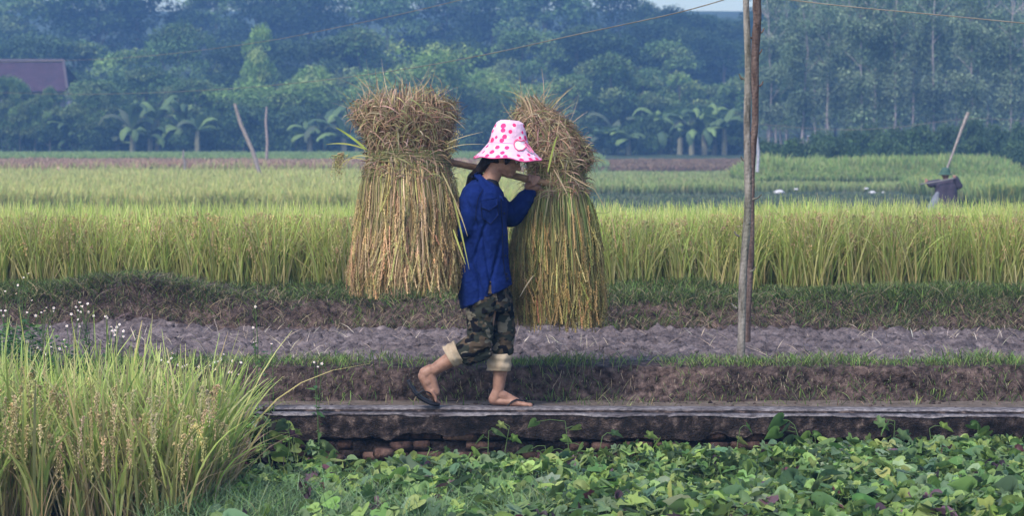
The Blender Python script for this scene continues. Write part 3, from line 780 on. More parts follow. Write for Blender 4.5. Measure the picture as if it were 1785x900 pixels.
# leafy mass below them
a = Acc(); N = 15000
x = RNG.uniform(-3.2, -1.45, N); y = RNG.uniform(13.35, 14.6, N)
k = RNG.random(N) < 1 - sstep(-2.5, -1.5, x + .3*fbm(x*3, y*3))*.85; x, y = x[k], y[k]; N = len(x)
top = .55 * (1 - sstep(-2.7, -1.9, x)) + .14 + .14*fbm(x*4, y*4)
z = -.3 + top * RNG.random(N)**.6
scatter(a, [(0, 0, 0), (.35, .22, .03), (1, 0, -.05), (.35, -.22, .03)], LEAF_F, np.stack([x, y, z], 1), rotm(RNG.uniform(0, 6.28, N), RNG.uniform(-.5, .6, N), RNG.normal(0, .4, N)), RNG.uniform(.025, .055, N), mixcol([(.05, .13, .045), (.07, .16, .05), (.11, .20, .06), (.045, .10, .04)], N))
a.build('weed_undergrowth', M_LEAF, kind='stuff', label='leafy green undergrowth behind the near rice', cat='weeds')
heightfield('weedy_verge', -9, -1.44, 80, 13.75, 14.5, 14, lambda x, y: -.30 + .29*sstep(14.3, 14.5, y), M_GARDEN)
# dry brush heap on the far bank
a = Acc(); N = 2600
x = RNG.normal(-2.62, .42, N); y = RNG.normal(17.95, .16, N)
pts = np.stack([x, y, near_h(x, y) - .02], 1); c = mixcol([(.12, .09, .10), (.17, .13, .14), (.09, .055, .07), (.22, .18, .16)], N)
blades(a, pts, RNG.uniform(.03, .13, N), RNG.uniform(.3, 1.8, N), RNG.uniform(.3, 1.2, N), RNG.uniform(.003, .008, N), c, c)
a.build('brush_heap', M_STRAW, label='low purplish brown heap of dried weeds on the rice bank', cat='brush heap', kind='stuff')

# ------------------------------------------------------------------ rice sheaves
def sheaf(name, prof, waist_py, top_py, label, seed, greens, YB, n_low=2700, n_up=2000, knot=None, bot_cols=None):
    global RNG
    RNG = np.random.default_rng(seed)
    pys = np.array([p[0] for p in prof], float); cx = np.array([(p[1]+p[2])/2 for p in prof]); rr = np.array([(p[2]-p[1])/2 for p in prof])
    PX = lambda py: np.interp(py, pys, cx); PR_ = lambda py: np.interp(py, pys, rr)
    def at(py, th, rho):
        """point on the sheaf at height py, angle th, radius fraction rho"""
        r = PR_(py)*rho/320.0*(YB/14.0)
        X = (PX(py)-CXP)/FPX*YB + r*np.cos(th); Y = YB + r*np.sin(th)*.82
        Z = ZPn(py)
        return np.stack([X, Y, Z], -1)
    def ZPn(py):
        k = (CYP - py)/FPX
        return CAMZ + YB*(k*_ca - _sa)/(_ca + k*_sa)
    c0 = Vector(at(np.array(waist_py*1.0), 0.0, 0.0))
    e = empty(name, c0, label=label, cat='rice sheaf', group='rice sheaves hanging from the carrying pole')
    # dense inner straw so the sheaf has a body
    a = Acc(); th = np.linspace(0, 2*np.pi, 65)[:-1]; rows = np.linspace(top_py+28, pys[-1]-45, 40)
    V = []
    for py in rows:
        rho = .70 + .10*fbm(np.cos(th)*4+9, np.sin(th)*4, py*.01)
        V.append(at(np.full(64, py), th, rho))
    V = np.array(V).reshape(-1, 3); n = 64
    F = [[i*n+k, (i+1)*n+k, (i+1)*n+(k+1) % n, i*n+(k+1) % n] for i in range(len(rows)-1) for k in range(n)]
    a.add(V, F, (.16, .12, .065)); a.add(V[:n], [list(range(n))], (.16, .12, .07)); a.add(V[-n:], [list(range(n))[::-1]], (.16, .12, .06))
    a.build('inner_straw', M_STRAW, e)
    # hanging straw
    a = Acc(); N = n_low; S = 12
    def clump(th, k=46, pull=.72):
        cth = np.sort(RNG.uniform(0, 2*np.pi, k)); i = np.argmin(np.abs((th[:, None] - cth[None, :] + np.pi) % (2*np.pi) - np.pi), 1)
        d = (th - cth[i] + np.pi) % (2*np.pi) - np.pi
        return th - d*pull
    th = RNG.uniform(0, 2*np.pi, N); rho = RNG.uniform(.70, 1.03, N); thb = clump(th)
    bot = pys[-1] + RNG.normal(-62, 42, N) + 26*fbm(thb*5, 1.0, seed); bot = np.minimum(bot, pys[-1]+14)
    s = np.linspace(0, 1, S)
    py = waist_py - 8 + (bot[:, None] - waist_py + 8)*s[None, :]
    tw = RNG.normal(0, .22, N)
    TH = th[:, None] + (tw*.45 + thb - th)[:, None]*s[None, :] + .05*fbm(s[None, :]*3 + th[:, None]*7, 1.0)
    RH = (rho[:, None] + (RNG.normal(0, .05, N) + .10*fbm(thb*6, 3.0, seed))[:, None]*s[None, :]**1.5)
    pts = at(py, TH, RH)
    pts += RNG.normal(0, .006, (N, 1, 3)) * np.sin(s*3.1)[None, :, None]
    side = np.stack([-np.sin(th), np.cos(th)*.8, RNG.normal(0, .2, N)], 1)
    side += RNG.normal(0, .35, side.shape)
    col = mixcol(greens, N, .2) * (RNG.choice([.45, .85, 1.1, 1.4], N) * (1 + .45*fbm(thb*4, 8.0, seed)))[:, None]
    tipc = mixcol(bot_cols, N, .15)
    cc = col[:, None, :]*(1 - .6*s[None, :, None]) + tipc[:, None, :]*(.38*s[None, :, None])
    ribbons(a, pts, side, RNG.uniform(.0025, .0065, N), cc)
    a.build('hanging_straw', M_STRAW, e)
    # cut butts above the tie
    a = Acc(); N = n_up; S = 8; s = np.linspace(0, 1, S)
    th = RNG.uniform(0, 2*np.pi, N); rho = RNG.uniform(.3, 1.0, N)**.6
    tp = top_py + 22 + RNG.normal(0, 11, N) + 26*rho**4 * RNG.uniform(.2, 1.6, N)
    py = waist_py + 12 + (tp[:, None] - waist_py - 12)*s[None, :]
    TH = th[:, None] + RNG.normal(0, .35, N)[:, None]*s
    RH = rho[:, None]*(1 + RNG.normal(0, .08, N)[:, None]*s**2)
    pts = at(py, TH, RH) + RNG.normal(0, .008, (N, 1, 3))*(s**1.5)[None, :, None]
    side = np.stack([-np.sin(th), np.cos(th), 0*th], 1) + RNG.normal(0, .4, (N, 3))
    bc = mixcol([(.26, .17, .11), (.34, .23, .15), (.15, .09, .06), (.42, .31, .2), (.20, .18, .09)], N, .25)
    ribbons(a, pts, side, RNG.uniform(.0025, .0055, N), bc, taper=False)
    # tangled short leaves on the outside
    N = 1500; S = 6; s = np.linspace(0, 1, S)
    th = RNG.uniform(np.pi, 2*np.pi, N) if True else th
    th[:500] = RNG.uniform(0, 2*np.pi, 500)
    py0 = RNG.uniform(top_py+25, waist_py+40, N)
    p0 = at(py0, th, RNG.uniform(.86, 1.06, N))
    d = RNG.normal(0, 1, (N, 3)) * np.array([1, .4, 1]); d /= np.linalg.norm(d, axis=1, keepdims=True)
    L = RNG.uniform(.04, .15, N)
    out = np.stack([np.cos(th), np.sin(th), 0*th], 1)
    pts = p0[:, None, :] + d[:, None, :]*(L[:, None]*(s-.5))[:, :, None] + out[:, None, :]*(.02 - .06*(s-.5)**2)[None, :, None] - np.array([0, 0, 1])*(L[:, None]*.6*(s-.5)**2)[:, :, None]
    ribbons(a, pts, np.cross(d, out), RNG.uniform(.002, .006, N), mixcol([(.32, .22, .14), (.44, .32, .22), (.20, .13, .09), (.26, .25, .11)], N, .25))
    # loose ends sticking up and out
    N = 260
    th = RNG.uniform(0, 2*np.pi, N); p0 = at(RNG.uniform(top_py+14, top_py+60, N), th, RNG.uniform(.3, .95, N))
    L = RNG.uniform(.04, .16, N)
    d = np.stack([np.cos(th)*.6, np.sin(th)*.3, np.ones(N)], 1) + np.clip(RNG.normal(0, .3, (N, 3)), -.45, .45); d /= np.linalg.norm(d, axis=1, keepdims=True)
    bend = np.clip(RNG.normal(0, .4, (N, 3)), -.7, .7)
    pts = p0[:, None, :] + d[:, None, :]*(L[:, None]*s)[:, :, None] + bend[:, None, :]*(L[:, None]*s**2.5)[:, :, None]
    ribbons(a, pts, RNG.normal(size=(N, 3)), RNG.uniform(.002, .005, N), mixcol([(.42, .31, .2), (.5, .4, .26), (.3, .28, .12)], N))
    a.build('cut_stalks', M_STRAW, e)
    # grain heads
    a = Acc(); N = 1700
    th = clump(RNG.uniform(0, 2*np.pi, N), 110, .75) + RNG.normal(0, .015, N); rho = RNG.uniform(.86, 1.08, N) + .07*fbm(th*6, 3.0, seed)
    pb = waist_py + (pys[-1]-waist_py)*(1 - RNG.random(N)**1.5*.62) - 8 + 30*fbm(th*5, 1.0, seed)
    ln = RNG.uniform(38, 66, N)
    S = 40; s = np.linspace(0, 1, S)
    py = pb[:, None] - ln[:, None]*(1-s)[None, :] + 12
    TH = th[:, None] + RNG.normal(0, .10, N)[:, None]*s; RH = rho[:, None] + RNG.normal(0, .04, N)[:, None]*s
    pts0 = at(py, TH, RH); pts = pts0 + RNG.normal(0, .0030, (N, S, 3))
    tan = np.gradient(pts, axis=1).reshape(-1, 3); tan[:, 2] -= .004
    tan = tan/np.linalg.norm(tan, axis=1, keepdims=True) + RNG.normal(0, .3, tan.shape)
    gc = mixcol(bot_cols, N, .2)*RNG.choice([.7, .95, 1.1, 1.25], N)[:, None]
    ribbons(a, pts0[:, ::3], np.stack([-np.sin(th), np.cos(th), 0*th], 1), RNG.uniform(.003, .0055, N), gc*.85, taper=False)
    gcc = np.repeat(gc[:, None, :], S, 1).reshape(-1, 3)*RNG.uniform(.8, 1.15, (N*S, 1))
    scatter(a, GRAIN_V, GRAIN_F, pts.reshape(-1, 3), align(tan, RNG.uniform(0, 6.28, len(tan))), np.stack([RNG.uniform(.0058, .0080, N*S)]*1 + [RNG.uniform(.0040, .0056, N*S)]*2, 1), gcc)
    a.build('grain_head', M_STRAW, e)
    # twisted band of green straw round the waist
    a = Acc()
    N = 130; S = 26; s = np.linspace(0, 1, S)
    t0 = RNG.uniform(0, 6.28, N); span = RNG.uniform(1.2, 3.5, N)
    TH = t0[:, None] + span[:, None]*s
    py = waist_py + RNG.normal(0, 5, N)[:, None] + 5*np.sin(TH*1.5 + t0[:, None])
    pts = at(py, TH, 1.02 + RNG.uniform(0, .06, N)[:, None] + .01*np.sin(TH*5))
    ribbons(a, pts, np.tile([0, .2, 1.0], (N, 1)) + RNG.normal(0, .3, (N, 3)), RNG.uniform(.003, .008, N), mixcol([(.15, .18, .07), (.20, .21, .09), (.3, .25, .13)], N))
    a.build('straw_band', M_STRAW, e)
    return e, at
S_GREEN1 = [(.34, .33, .12), (.48, .36, .18), (.56, .40, .24), (.28, .32, .10), (.54, .40, .26)]
S_GREEN2 = [(.22, .33, .10), (.30, .38, .12), (.40, .40, .16), (.15, .26, .07), (.46, .38, .2)]
B1 = [(.62, .44, .24), (.68, .48, .28), (.52, .38, .19), (.50, .43, .18)]
B2 = [(.48, .35, .14), (.56, .41, .17), (.38, .29, .11), (.38, .35, .12)]
eL, atL = sheaf('rice_sheaf', [(150, 640, 775), (172, 622, 792), (200, 614, 797), (235, 630, 788), (258, 641, 781), (276, 642, 781), (320, 632, 790), (370, 627, 798), (430, 619, 803), (480, 613, 806), (503, 613, 806)],
      272, 148, 'larger golden rice sheaf hanging on the pole behind the woman', 11, S_GREEN1, 14.02, bot_cols=B1)
eR, atR = sheaf('rice_sheaf', [(165, 908, 932), (190, 900, 962), (215, 896, 992), (250, 902, 1024), (280, 912, 1038), (304, 926, 1014), (330, 916, 1022), (370, 904, 1034), (430, 893, 1045), (500, 893, 1051), (560, 901, 1052)],
      302, 168, 'greener, longer rice sheaf hanging on the pole in front of the woman', 23, S_GREEN2, 14.36, bot_cols=B2)
RNG = np.random.default_rng(99)
YB = 14.02
# stray leaf blades and heads at the sides
def stray(parent, items, name='loose_blade'):
    for (x0, y0, x1, y1, x2, y2, w, c) in items:
        a = Acc()
        p0, p1, p2 = [np.array(P(x, y, YB - .22)) for x, y in ((x0, y0), (x1, y1), (x2, y2))]
        s = np.linspace(0, 1, 8)[:, None]
        pts = (1-s)**2*p0 + 2*s*(1-s)*p1 + s*s*p2
        sd = np.array([[p2[2]-p0[2], 0, -(p2[0]-p0[0])]])
        ribbons(a, pts[None], sd, np.array([w]), np.array([c]))
        a.build(name, M_STRAW, parent)
stray(eL, [(640, 262, 610, 235, 585, 222, .012, (.30, .38, .08)), (640, 262, 605, 245, 568, 252, .008, (.36, .38, .1)), (790, 345, 800, 385, 818, 470, .009, (.34, .36, .1)),
           (770, 300, 800, 360, 815, 412, .008, (.4, .34, .18)), (790, 400, 800, 430, 812, 462, .009, (.4, .42, .12)), (780, 250, 800, 238, 842, 230, .004, (.5, .42, .25)),
           (775, 262, 800, 248, 846, 252, .004, (.45, .4, .24)), (760, 195, 790, 200, 812, 226, .004, (.4, .3, .2)), (640, 280, 600, 265, 588, 300, .006, (.44, .40, .16)), (650, 275, 612, 262, 600, 292, .006, (.48, .42, .18)),
           (700, 160, 702, 140, 700, 134, .005, (.46, .35, .22)), (660, 175, 640, 150, 616, 128, .004, (.45, .33, .2)), (720, 165, 745, 150, 752, 130, .004, (.45, .33, .2))])
for i in range(22):
    a = Acc(); lf = i < 13
    st = np.array([tuple(P(606 - 2*i + RNG.normal()*5, 274 + RNG.normal()*6, YB - .2) if lf else P(780 + RNG.normal()*6, 264 + RNG.normal()*6, YB - .1))])
    panicles(a, st, np.array([math.pi + RNG.normal()*.4 if lf else RNG.normal()*.3]), RNG.uniform(.1, .15, 1), RNG.uniform(.2, .5, 1) if lf else np.ones(1), RNG.uniform(.7, 1.1, 1) if lf else RNG.uniform(.1, .5, 1), 40, .006, mixcol([(.52, .42, .2), (.5, .45, .2)], 1))
    a.build('loose_head', M_STRAW, eL)
YB = 14.36
stray(eR, [(925, 200, 915, 170, 905, 166, .008, (.45, .33, .2)), (928, 205, 926, 180, 914, 165, .006, (.5, .4, .25)), (955, 300, 965, 250, 972, 236, .010, (.34, .42, .1)), (900, 230, 892, 214, 886, 206, .006, (.3, .36, .1)),
           (970, 235, 975, 210, 976, 198, .005, (.4, .3, .18)), (1020, 260, 1030, 245, 1036, 250, .004, (.4, .3, .2)), (1040, 370, 1058, 376, 1066, 366, .008, (.25, .3, .1)), (1030, 320, 1048, 350, 1060, 372, .004, (.35, .3, .16)),
           (965, 295, 980, 320, 992, 345, .006, (.5, .38, .26)), (985, 300, 1010, 318, 1038, 330, .006, (.5, .38, .24)), (960, 300, 958, 340, 950, 380, .005, (.4, .36, .2)),
           (930, 480, 915, 500, 905, 520, .006, (.55, .45, .3))])

# ------------------------------------------------------------------ the woman
YW = 14.04
def W(px, py, d=0.0): return P(px, py, YW + d)
def capsule(bm, a, b, ra, rb, n=20, flat=None):
    a, b = Vector(a), Vector(b); ax = b - a; L = ax.length
    if L < 1e-6: ax = Vector((0, 0, 1e-5))
    z = ax.normalized(); x = z.orthogonal().normalized(); y = z.cross(x)
    if flat is not None:
        fx = Vector(flat[0]); x = (fx - z*fx.dot(z)).normalized(); y = z.cross(x); ky = flat[1]
    else: ky = 1.0
    rings = []
    for k in range(1, 5): rings.append((a - z*ra*math.cos(k*math.pi/8*1.0), ra*math.sin(k*math.pi/8)))
    for k in range(4, 0, -1): rings.append((b + z*rb*math.cos(k*math.pi/8), rb*math.sin(k*math.pi/8)))
    rv = []
    for c, r in rings:
        rv.append([bm.verts.new(c + x*r*math.cos(2*math.pi*i/n) + y*r*ky*math.sin(2*math.pi*i/n)) for i in range(n)])
    for q in range(len(rv)-1):
        for i in range(n): bm.faces.new((rv[q][i], rv[q][(i+1) % n], rv[q+1][(i+1) % n], rv[q+1][i]))
    p0 = bm.verts.new(a - z*ra); p1 = bm.verts.new(b + z*rb)
    for i in range(n):
        bm.faces.new((p0, rv[0][(i+1) % n], rv[0][i])); bm.faces.new((p1, rv[-1][i], rv[-1][(i+1) % n]))
def ellip(bm, c, r, axes=None, seg=24):
    M = Matrix.Diagonal((*r, 1))
    if axes is not None: M = axes.to_4x4() @ M
    bmesh.ops.create_uvsphere(bm, u_segments=seg, v_segments=seg//2, radius=1, matrix=Matrix.Translation(c) @ M)
def loft(bm, secs, n=48, power=2.2):
    rv = []
    for (Lp, Rp, b) in secs:
        c = (Lp+Rp)/2; u = (Rp-Lp)/2
        ring = []
        for i in range(n):
            t = 2*math.pi*i/n; ct, st = math.cos(t), math.sin(t)
            x = math.copysign(abs(ct)**(2/power), ct); y = math.copysign(abs(st)**(2/power), st)
            ring.append(bm.verts.new(c + u*x + Vector((0, 1, 0))*b*y))
        rv.append(ring)
    for q in range(len(rv)-1):
        for i in range(n): bm.faces.new((rv[q][i], rv[q][(i+1) % n], rv[q+1][(i+1) % n], rv[q+1][i]))
    bm.faces.new(rv[0][::-1]); bm.faces.new(rv[-1])
def remesh(name, bm, voxel, mat, parent, smooth_it=4, wrinkle=None, colfn=None):
    bmesh.ops.recalc_face_normals(bm, faces=bm.faces[:])
    me = bpy.data.meshes.new(name); bm.to_mesh(me); bm.free()
    o = bpy.data.objects.new(name, me); sc.collection.objects.link(o)
    m = o.modifiers.new('r', 'REMESH'); m.mode = 'VOXEL'; m.voxel_size = voxel
    s = o.modifiers.new('s', 'SMOOTH'); s.iterations = smooth_it; s.factor = .5
    dg = bpy.context.evaluated_depsgraph_get(); dg.update()
    me2 = bpy.data.meshes.new_from_object(o.evaluated_get(dg))
    bpy.data.objects.remove(o)
    if wrinkle is not None:
        n = len(me2.vertices); co = np.empty(n*3); me2.vertices.foreach_get('co', co); co = co.reshape(-1, 3)
        nr = np.empty(n*3); me2.vertices.foreach_get('normal', nr); nr = nr.reshape(-1, 3)
        co = co + nr*wrinkle(co)[:, None]
        me2.vertices.foreach_set('co', co.ravel()); me2.update()
    me2.name = name
    return link_mesh(name, me2, mat, parent)
def px_of(co):
    r = co - np.array([0, 0, CAMZ]); c = _ca*r[:, 1] - _sa*r[:, 2]; u = _sa*r[:, 1] + _ca*r[:, 2]
    return CXP + FPX*r[:, 0]/c, CYP - FPX*u/c

woman = empty('person', (W(858, 700).x, YW, .01), label='woman in blue shirt and pink dotted hat walking along the channel with two sheaves', cat='person')
bm = bmesh.new()
# head tilted forward and down
hc = W(881, 272)
fw = Vector((math.cos(R(24)), 0, -math.sin(R(24)))); up = Vector((math.sin(R(24)), 0, math.cos(R(24)))); sd = Vector((0, 1, 0))
HM = Matrix((fw, sd, up)).transposed()
def H(f, s, u): return hc + fw*f + sd*s + up*u
ellip(bm, H(-.005, 0, .012), (.084, .070, .080), HM)
ellip(bm, H(.022, 0, -.035), (.066, .060, .068), HM)
ellip(bm, H(.052, 0, -.082), (.030, .032, .024), HM)                 # chin
capsule(bm, H(.0, .03, -.07), H(.05, .012, -.085), .022, .018); capsule(bm, H(.0, -.03, -.07), H(.05, -.012, -.085), .022, .018)
capsule(bm, H(.080, 0, -.005), H(.098, 0, -.035), .008, .0125)        # nose
ellip(bm, H(.089, .009, -.038), (.009, .007, .006), HM); ellip(bm, H(.089, -.009, -.038), (.009, .007, .006), HM)
capsule(bm, H(.079, -.014, -.062), H(.079, .014, -.062), .0065, .0065); ellip(bm, H(.082, 0, -.059), (.008, .018, .0045), HM); ellip(bm, H(.081, 0, -.067), (.008, .016, .005), HM)
capsule(bm, H(.074, -.035, .012), H(.082, -.008, .010), .010, .010); capsule(bm, H(.074, .035, .012), H(.082, .008, .010), .010, .010)
for s in (-1, 1):
    ellip(bm, H(.055, .036*s, -.028), (.022, .020, .02), HM)          # cheeks
    ellip(bm, H(-.012, .074*s, -.018), (.017, .007, .029), HM)        # ears
    ellip(bm, H(-.010, .078*s, -.005), (.013, .006, .014), HM)
# neck and trunk
capsule(bm, W(850, 322), W(868, 288), .050, .044)
capsule(bm, W(840, 348), W(848, 322), .085, .055)
loft(bm, [(W(822, 338), W(866, 340), .10), (W(814, 380), W(870, 384), .12), (W(818, 440), W(872, 440), .11), (W(820, 490), W(874, 490), .12), (W(826, 520), W(872, 520), .11)])
# far arm raised to the pole
capsule(bm, W(848, 340, .16), W(893, 374, .21), .044, .036); capsule(bm, W(893, 374, .21), W(924, 331, .20), .036, .024)
# near arm reaching back
capsule(bm, W(832, 345, -.11), W(817, 402, -.10), .040, .034); capsule(bm, W(817, 402, -.10), W(792, 436, .03), .034, .024)
capsule(bm, W(792, 436, .03), W(783, 450, .06), .026, .03)
for k, dd in enumerate((-.03, -.01, .01, .03)): capsule(bm, W(783, 450, .06+dd*.6), W(775, 463 + (k % 2)*3, .07+dd*.8), .0095, .008)
# hand on the pole (left hand, fingers curl over the near side)
PA, PB = W(700, 268, .0), W(948, 320, .19)
def pole_at(px): 
    t = (px-700)/248.0; return PA.lerp(PB, t)
pd = (PB-PA).normalized(); pu = Vector((-pd.z, 0, pd.x))
if pu.z < 0: pu = -pu
hp = pole_at(929)
palm = hp - pu*.030 + Vector((0, .012, 0))
capsule(bm, W(924, 331, .20), palm, .024, .026, flat=((1, 0, 0), .8))
capsule(bm, palm - pd*.018, palm + pd*.024, .027, .024)
capsule(bm, hp + Vector((0, .030, 0)) - pd*.016, hp + Vector((0, .030, 0)) + pd*.026, .019, .017)
for k in range(4):
    o = pd*(-.026 + .0185*k); rr = .024 + .001*k; f = [.0, .0, .0, .0][k]
    ln = [1.0, 1.1, 1.05, .85][k]
    pts_ = []
    for an in np.linspace(-20, 175*ln, 5):
        an = R(an)                                                    # from beneath/behind over the top to the near side
        pts_.append(hp + o + pu*math.sin(an)*.030*1.0 + Vector((0, 1, 0))*math.cos(an)*.030)
    for q in range(4): capsule(bm, pts_[q], pts_[q+1], .0098 - .0005*q, .0094 - .0005*q, n=12)
capsule(bm, palm - Vector((0, .014, 0)) - pd*.02, hp - Vector((0, .028, 0)) - pu*.018 + pd*.006, .013, .011)
capsule(bm, hp - Vector((0, .028, 0)) - pu*.018 + pd*.006, hp - Vector((0, .03, 0)) + pu*.0 + pd*.022, .011, .009)
# legs: trailing near leg
DN, DF = -.055, .03
capsule(bm, W(848, 520, DN), W(840, 596, DN), .065, .050); capsule(bm, W(840, 596, DN), W(790, 624, DN), .053, .046); capsule(bm, W(790, 624, DN), W(752, 648, DN), .045, .031)
capsule(bm, W(868, 520, DF), W(879, 580, DF), .062, .048); capsule(bm, W(880, 580, DF), W(873, 640, DF), .054, .043); capsule(bm, W(873, 640, DF), W(868, 684, DF), .042, .030)
# planted foot
capsule(bm, W(861, 697, DF), W(868, 682, DF), .031, .031)
capsule(bm, W(862, 700, DF), W(895, 701, DF-.005), .027, .028, flat=((0, 1, 0), .8)); capsule(bm, W(872, 688, DF), W(900, 701, DF), .030, .022)
capsule(bm, W(893, 702, DF-.012), W(912, 705, DF-.012), .024, .015); capsule(bm, W(893, 702, DF+.015), W(908, 705, DF+.02), .022, .013)
for k, (dx, dd, r) in enumerate([(925, -.030, .0125), (922, -.012, .010), (919, .004, .0095), (916, .018, .009), (912, .030, .008)]):
    capsule(bm, W(906, 705, DF+dd*.8), W(dx, 707.5 - (0 if k else .5), DF+dd), r+.001, r, n=12)
# trailing foot, heel lifted, toes bent on the strip
capsule(bm, W(741, 651, DN), W(750, 646, DN), .034, .034)
capsule(bm, W(738, 657, DN), W(752, 684, DN), .034, .033, flat=((0, 1, 0), .85)); capsule(bm, W(750, 655, DN), W(759, 684, DN), .030, .026)
ellip(bm, W(744, 668, DN-.025), (.02, .012, .02))
for k, (dd, r) in enumerate([(.03, .012), (.014, .0105), (-.002, .010), (-.017, .0095), (-.030, .0085)]):
    capsule(bm, W(751 + k*.6, 683, DN+dd*.9), W(758 + k*.3, 698 - k*1.2, DN+dd), r+.002, r, n=12); capsule(bm, W(758 + k*.3, 698 - k*1.2, DN+dd), W(766 - k*1.5, 704 - k*1.0, DN+dd), r, r*.85, n=12)
remesh('body', bm, .0036, M_SKIN, woman, 3, wrinkle=lambda co: .0012*fbm(co[:, 0]*60, co[:, 1]*60, co[:, 2]*60, 3))
# eyes: a lidded eye on each side
for s in (-1, 1):
    a = Acc(); b2 = bmesh.new(); ellip(b2, H(.066, .030*s, -.006), (.0112, .0112, .009), HM, 16)
    me = bpy.data.meshes.new('eye'); b2.to_mesh(me); b2.free(); link_mesh('eye', me, M_WHITE, woman)
    b2 = bmesh.new(); ellip(b2, H(.0745, .032*s, -.009), (.0042, .005, .005), HM, 12)
    me = bpy.data.meshes.new('iris'); b2.to_mesh(me); b2.free(); link_mesh('iris', me, M_HAIR, woman)
# hair
bm = bmesh.new()
ellip(bm, H(-.015, 0, .022), (.084, .076, .078), HM)
ellip(bm, H(-.040, 0, -.020), (.050, .066, .050), HM)
for s in (-1, 1): capsule(bm, H(.035, .066*s, .03), H(.018, .070*s, -.035), .018, .010)
capsule(bm, W(846, 282), W(836, 296, .01), .030, .024)
capsule(bm, W(836, 296, .01), W(822, 311, .05), .022, .026); capsule(bm, W(822, 311, .05), W(813, 332, .06), .026, .012)
remesh('hair', bm, .005, M_HAIR, woman, 3, wrinkle=lambda co: .004*fbm(co[:, 0]*30, co[:, 1]*30, co[:, 2]*6, 3))
# shirt
bm = bmesh.new()
loft(bm, [(W(834, 308), W(866, 320), .075), (W(822, 315), W(872, 328), .125), (W(808, 328), W(878, 338), .175), (W(799, 350), W(883, 356), .185), (W(800, 385), W(884, 388), .17), (W(803, 420), W(885, 420), .16),
          (W(802, 455), W(886, 450), .155), (W(800, 490), W(889, 473), .165), (W(800, 512), W(891, 484), .17), (W(804, 539), W(893, 496), .165)], n=64)
capsule(bm, W(845, 340, .14), W(890, 378, .20), .066, .058); capsule(bm, W(890, 378, .20), W(917, 345, .20), .057, .046); capsule(bm, W(917, 345, .20), W(924, 336, .20), .044, .038)
capsule(bm, W(830, 342, -.12), W(815, 400, -.11), .068, .054); capsule(bm, W(815, 400, -.11), W(796, 432, .01), .052, .042)
def shirt_wr(co):
    px, py = px_of(co)
    w = .012*fbm(px*.035 + py*.012, py*.012, co[:, 1]*6) * np.clip((py-380)/100, .3, 1)       # long vertical drape folds
    w = w + .011*fbm(px*.03 - py*.05, px*.02 + py*.03, co[:, 1]*5, 3) * np.exp(-((py-370)/50)**2)  # creases at shoulder and elbow
    w = w + .010*(1-np.abs(fbm(px*.05 + py*.05, (py-px)*.012, 2.0, 2))*2) * np.exp(-((px-905)/26)**2 - ((py-360)/40)**2)
    fold = lambda cx, sl, y0, y1, wd, d: -d*np.exp(-((px - cx - sl*(py-450))/wd)**2) * np.clip((py-y0)/20, 0, 1) * np.clip((y1-py)/20, 0, 1)
    w = w + fold(866, -.22, 410, 530, 3.2, .012) + fold(848, .16, 400, 530, 3.2, .011) + fold(832, .05, 430, 540, 3.5, .011) + fold(818, .4, 450, 540, 3.0, .011) + fold(826, -.35, 370, 470, 3.2, .012) + fold(858, .45, 340, 450, 3.0, .008)
    w = w + .0035*fbm(px*.2, py*.2, co[:, 1]*30, 3)
    return w
shirt = remesh('shirt', bm, .0048, M_SHIRT, woman, 3, wrinkle=shirt_wr)
# collar, placket, pocket, buttons
def panel(name, pts, mat, parent, thick=.004, cut=None):
    """thin cloth piece from a list of (left point, right point) rows"""
    a = Acc(); n = len(pts[0]); V = [tuple(p) for row in pts for p in row]
    V2 = [(x, y + thick, z) for x, y, z in V]
    F = [[i*n+k, i*n+k+1, (i+1)*n+k+1, (i+1)*n+k] for i in range(len(pts)-1) for k in range(n-1)]
    m = len(V)
    a.add(V + V2, F + [[q + m for q in f[::-1]] for f in F])
    rim = [i for i in range(n)] + [i*n+n-1 for i in range(1, len(pts))] + [(len(pts)-1)*n + k for k in range(n-2, -1, -1)] + [i*n for i in range(len(pts)-2, 0, -1)]
    a.f.append(np.array([[rim[i], rim[(i+1) % len(rim)], rim[(i+1) % len(rim)]+m, rim[i]+m] for i in range(len(rim))]))
    return a.build(name, mat, parent)
# surface depth lookup on the shirt's near side
dgx = bpy.context.evaluated_depsgraph_get(); dgx.update()
from mathutils.bvhtree import BVHTree
bv = BVHTree.FromObject(shirt, dgx)
def on_shirt(px, py, lift=.003):
    o = Vector((0, 0, CAMZ)); d = (P(px, py, YW) - o).normalized()
    loc, nrm, idx, dist = bv.ray_cast(o, d, 40)
    if loc is None: return P(px, py, YW - .05)
    return o + d*(dist - lift)
def spanel(name, rows, mat, lift=.003, n=7, sub=6, thick=.002):
    R_ = []
    for i in range(len(rows)-1):
        for q in range(sub if i < len(rows)-2 else sub+1):
            t = q/sub; (lx, ly, rx, ry), (lx2, ly2, rx2, ry2) = rows[i], rows[i+1]
            l = (lx+(lx2-lx)*t, ly+(ly2-ly)*t); r = (rx+(rx2-rx)*t, ry+(ry2-ry)*t)
            R_.append([on_shirt(l[0]+(r[0]-l[0])*k/(n-1), l[1]+(r[1]-l[1])*k/(n-1), lift) for k in range(n)])
    return panel(name, R_, mat, woman, thick)
spanel('pocket', [(838, 352, 866, 347), (840, 380, 869, 374), (855, 391, 856, 390)], M_SHIRT, .006)
spanel('pocket_flap', [(837, 350, 867, 345), (839, 361, 868, 356), (853, 367, 854, 366)], M_SHIRT, .010)
spanel('placket', [(873, 345, 881, 345), (876, 400, 884, 400), (877, 450, 885, 449), (881, 480, 889, 477), (884, 493, 891, 491)], M_SHIRT, .005, n=4)
a = Acc()
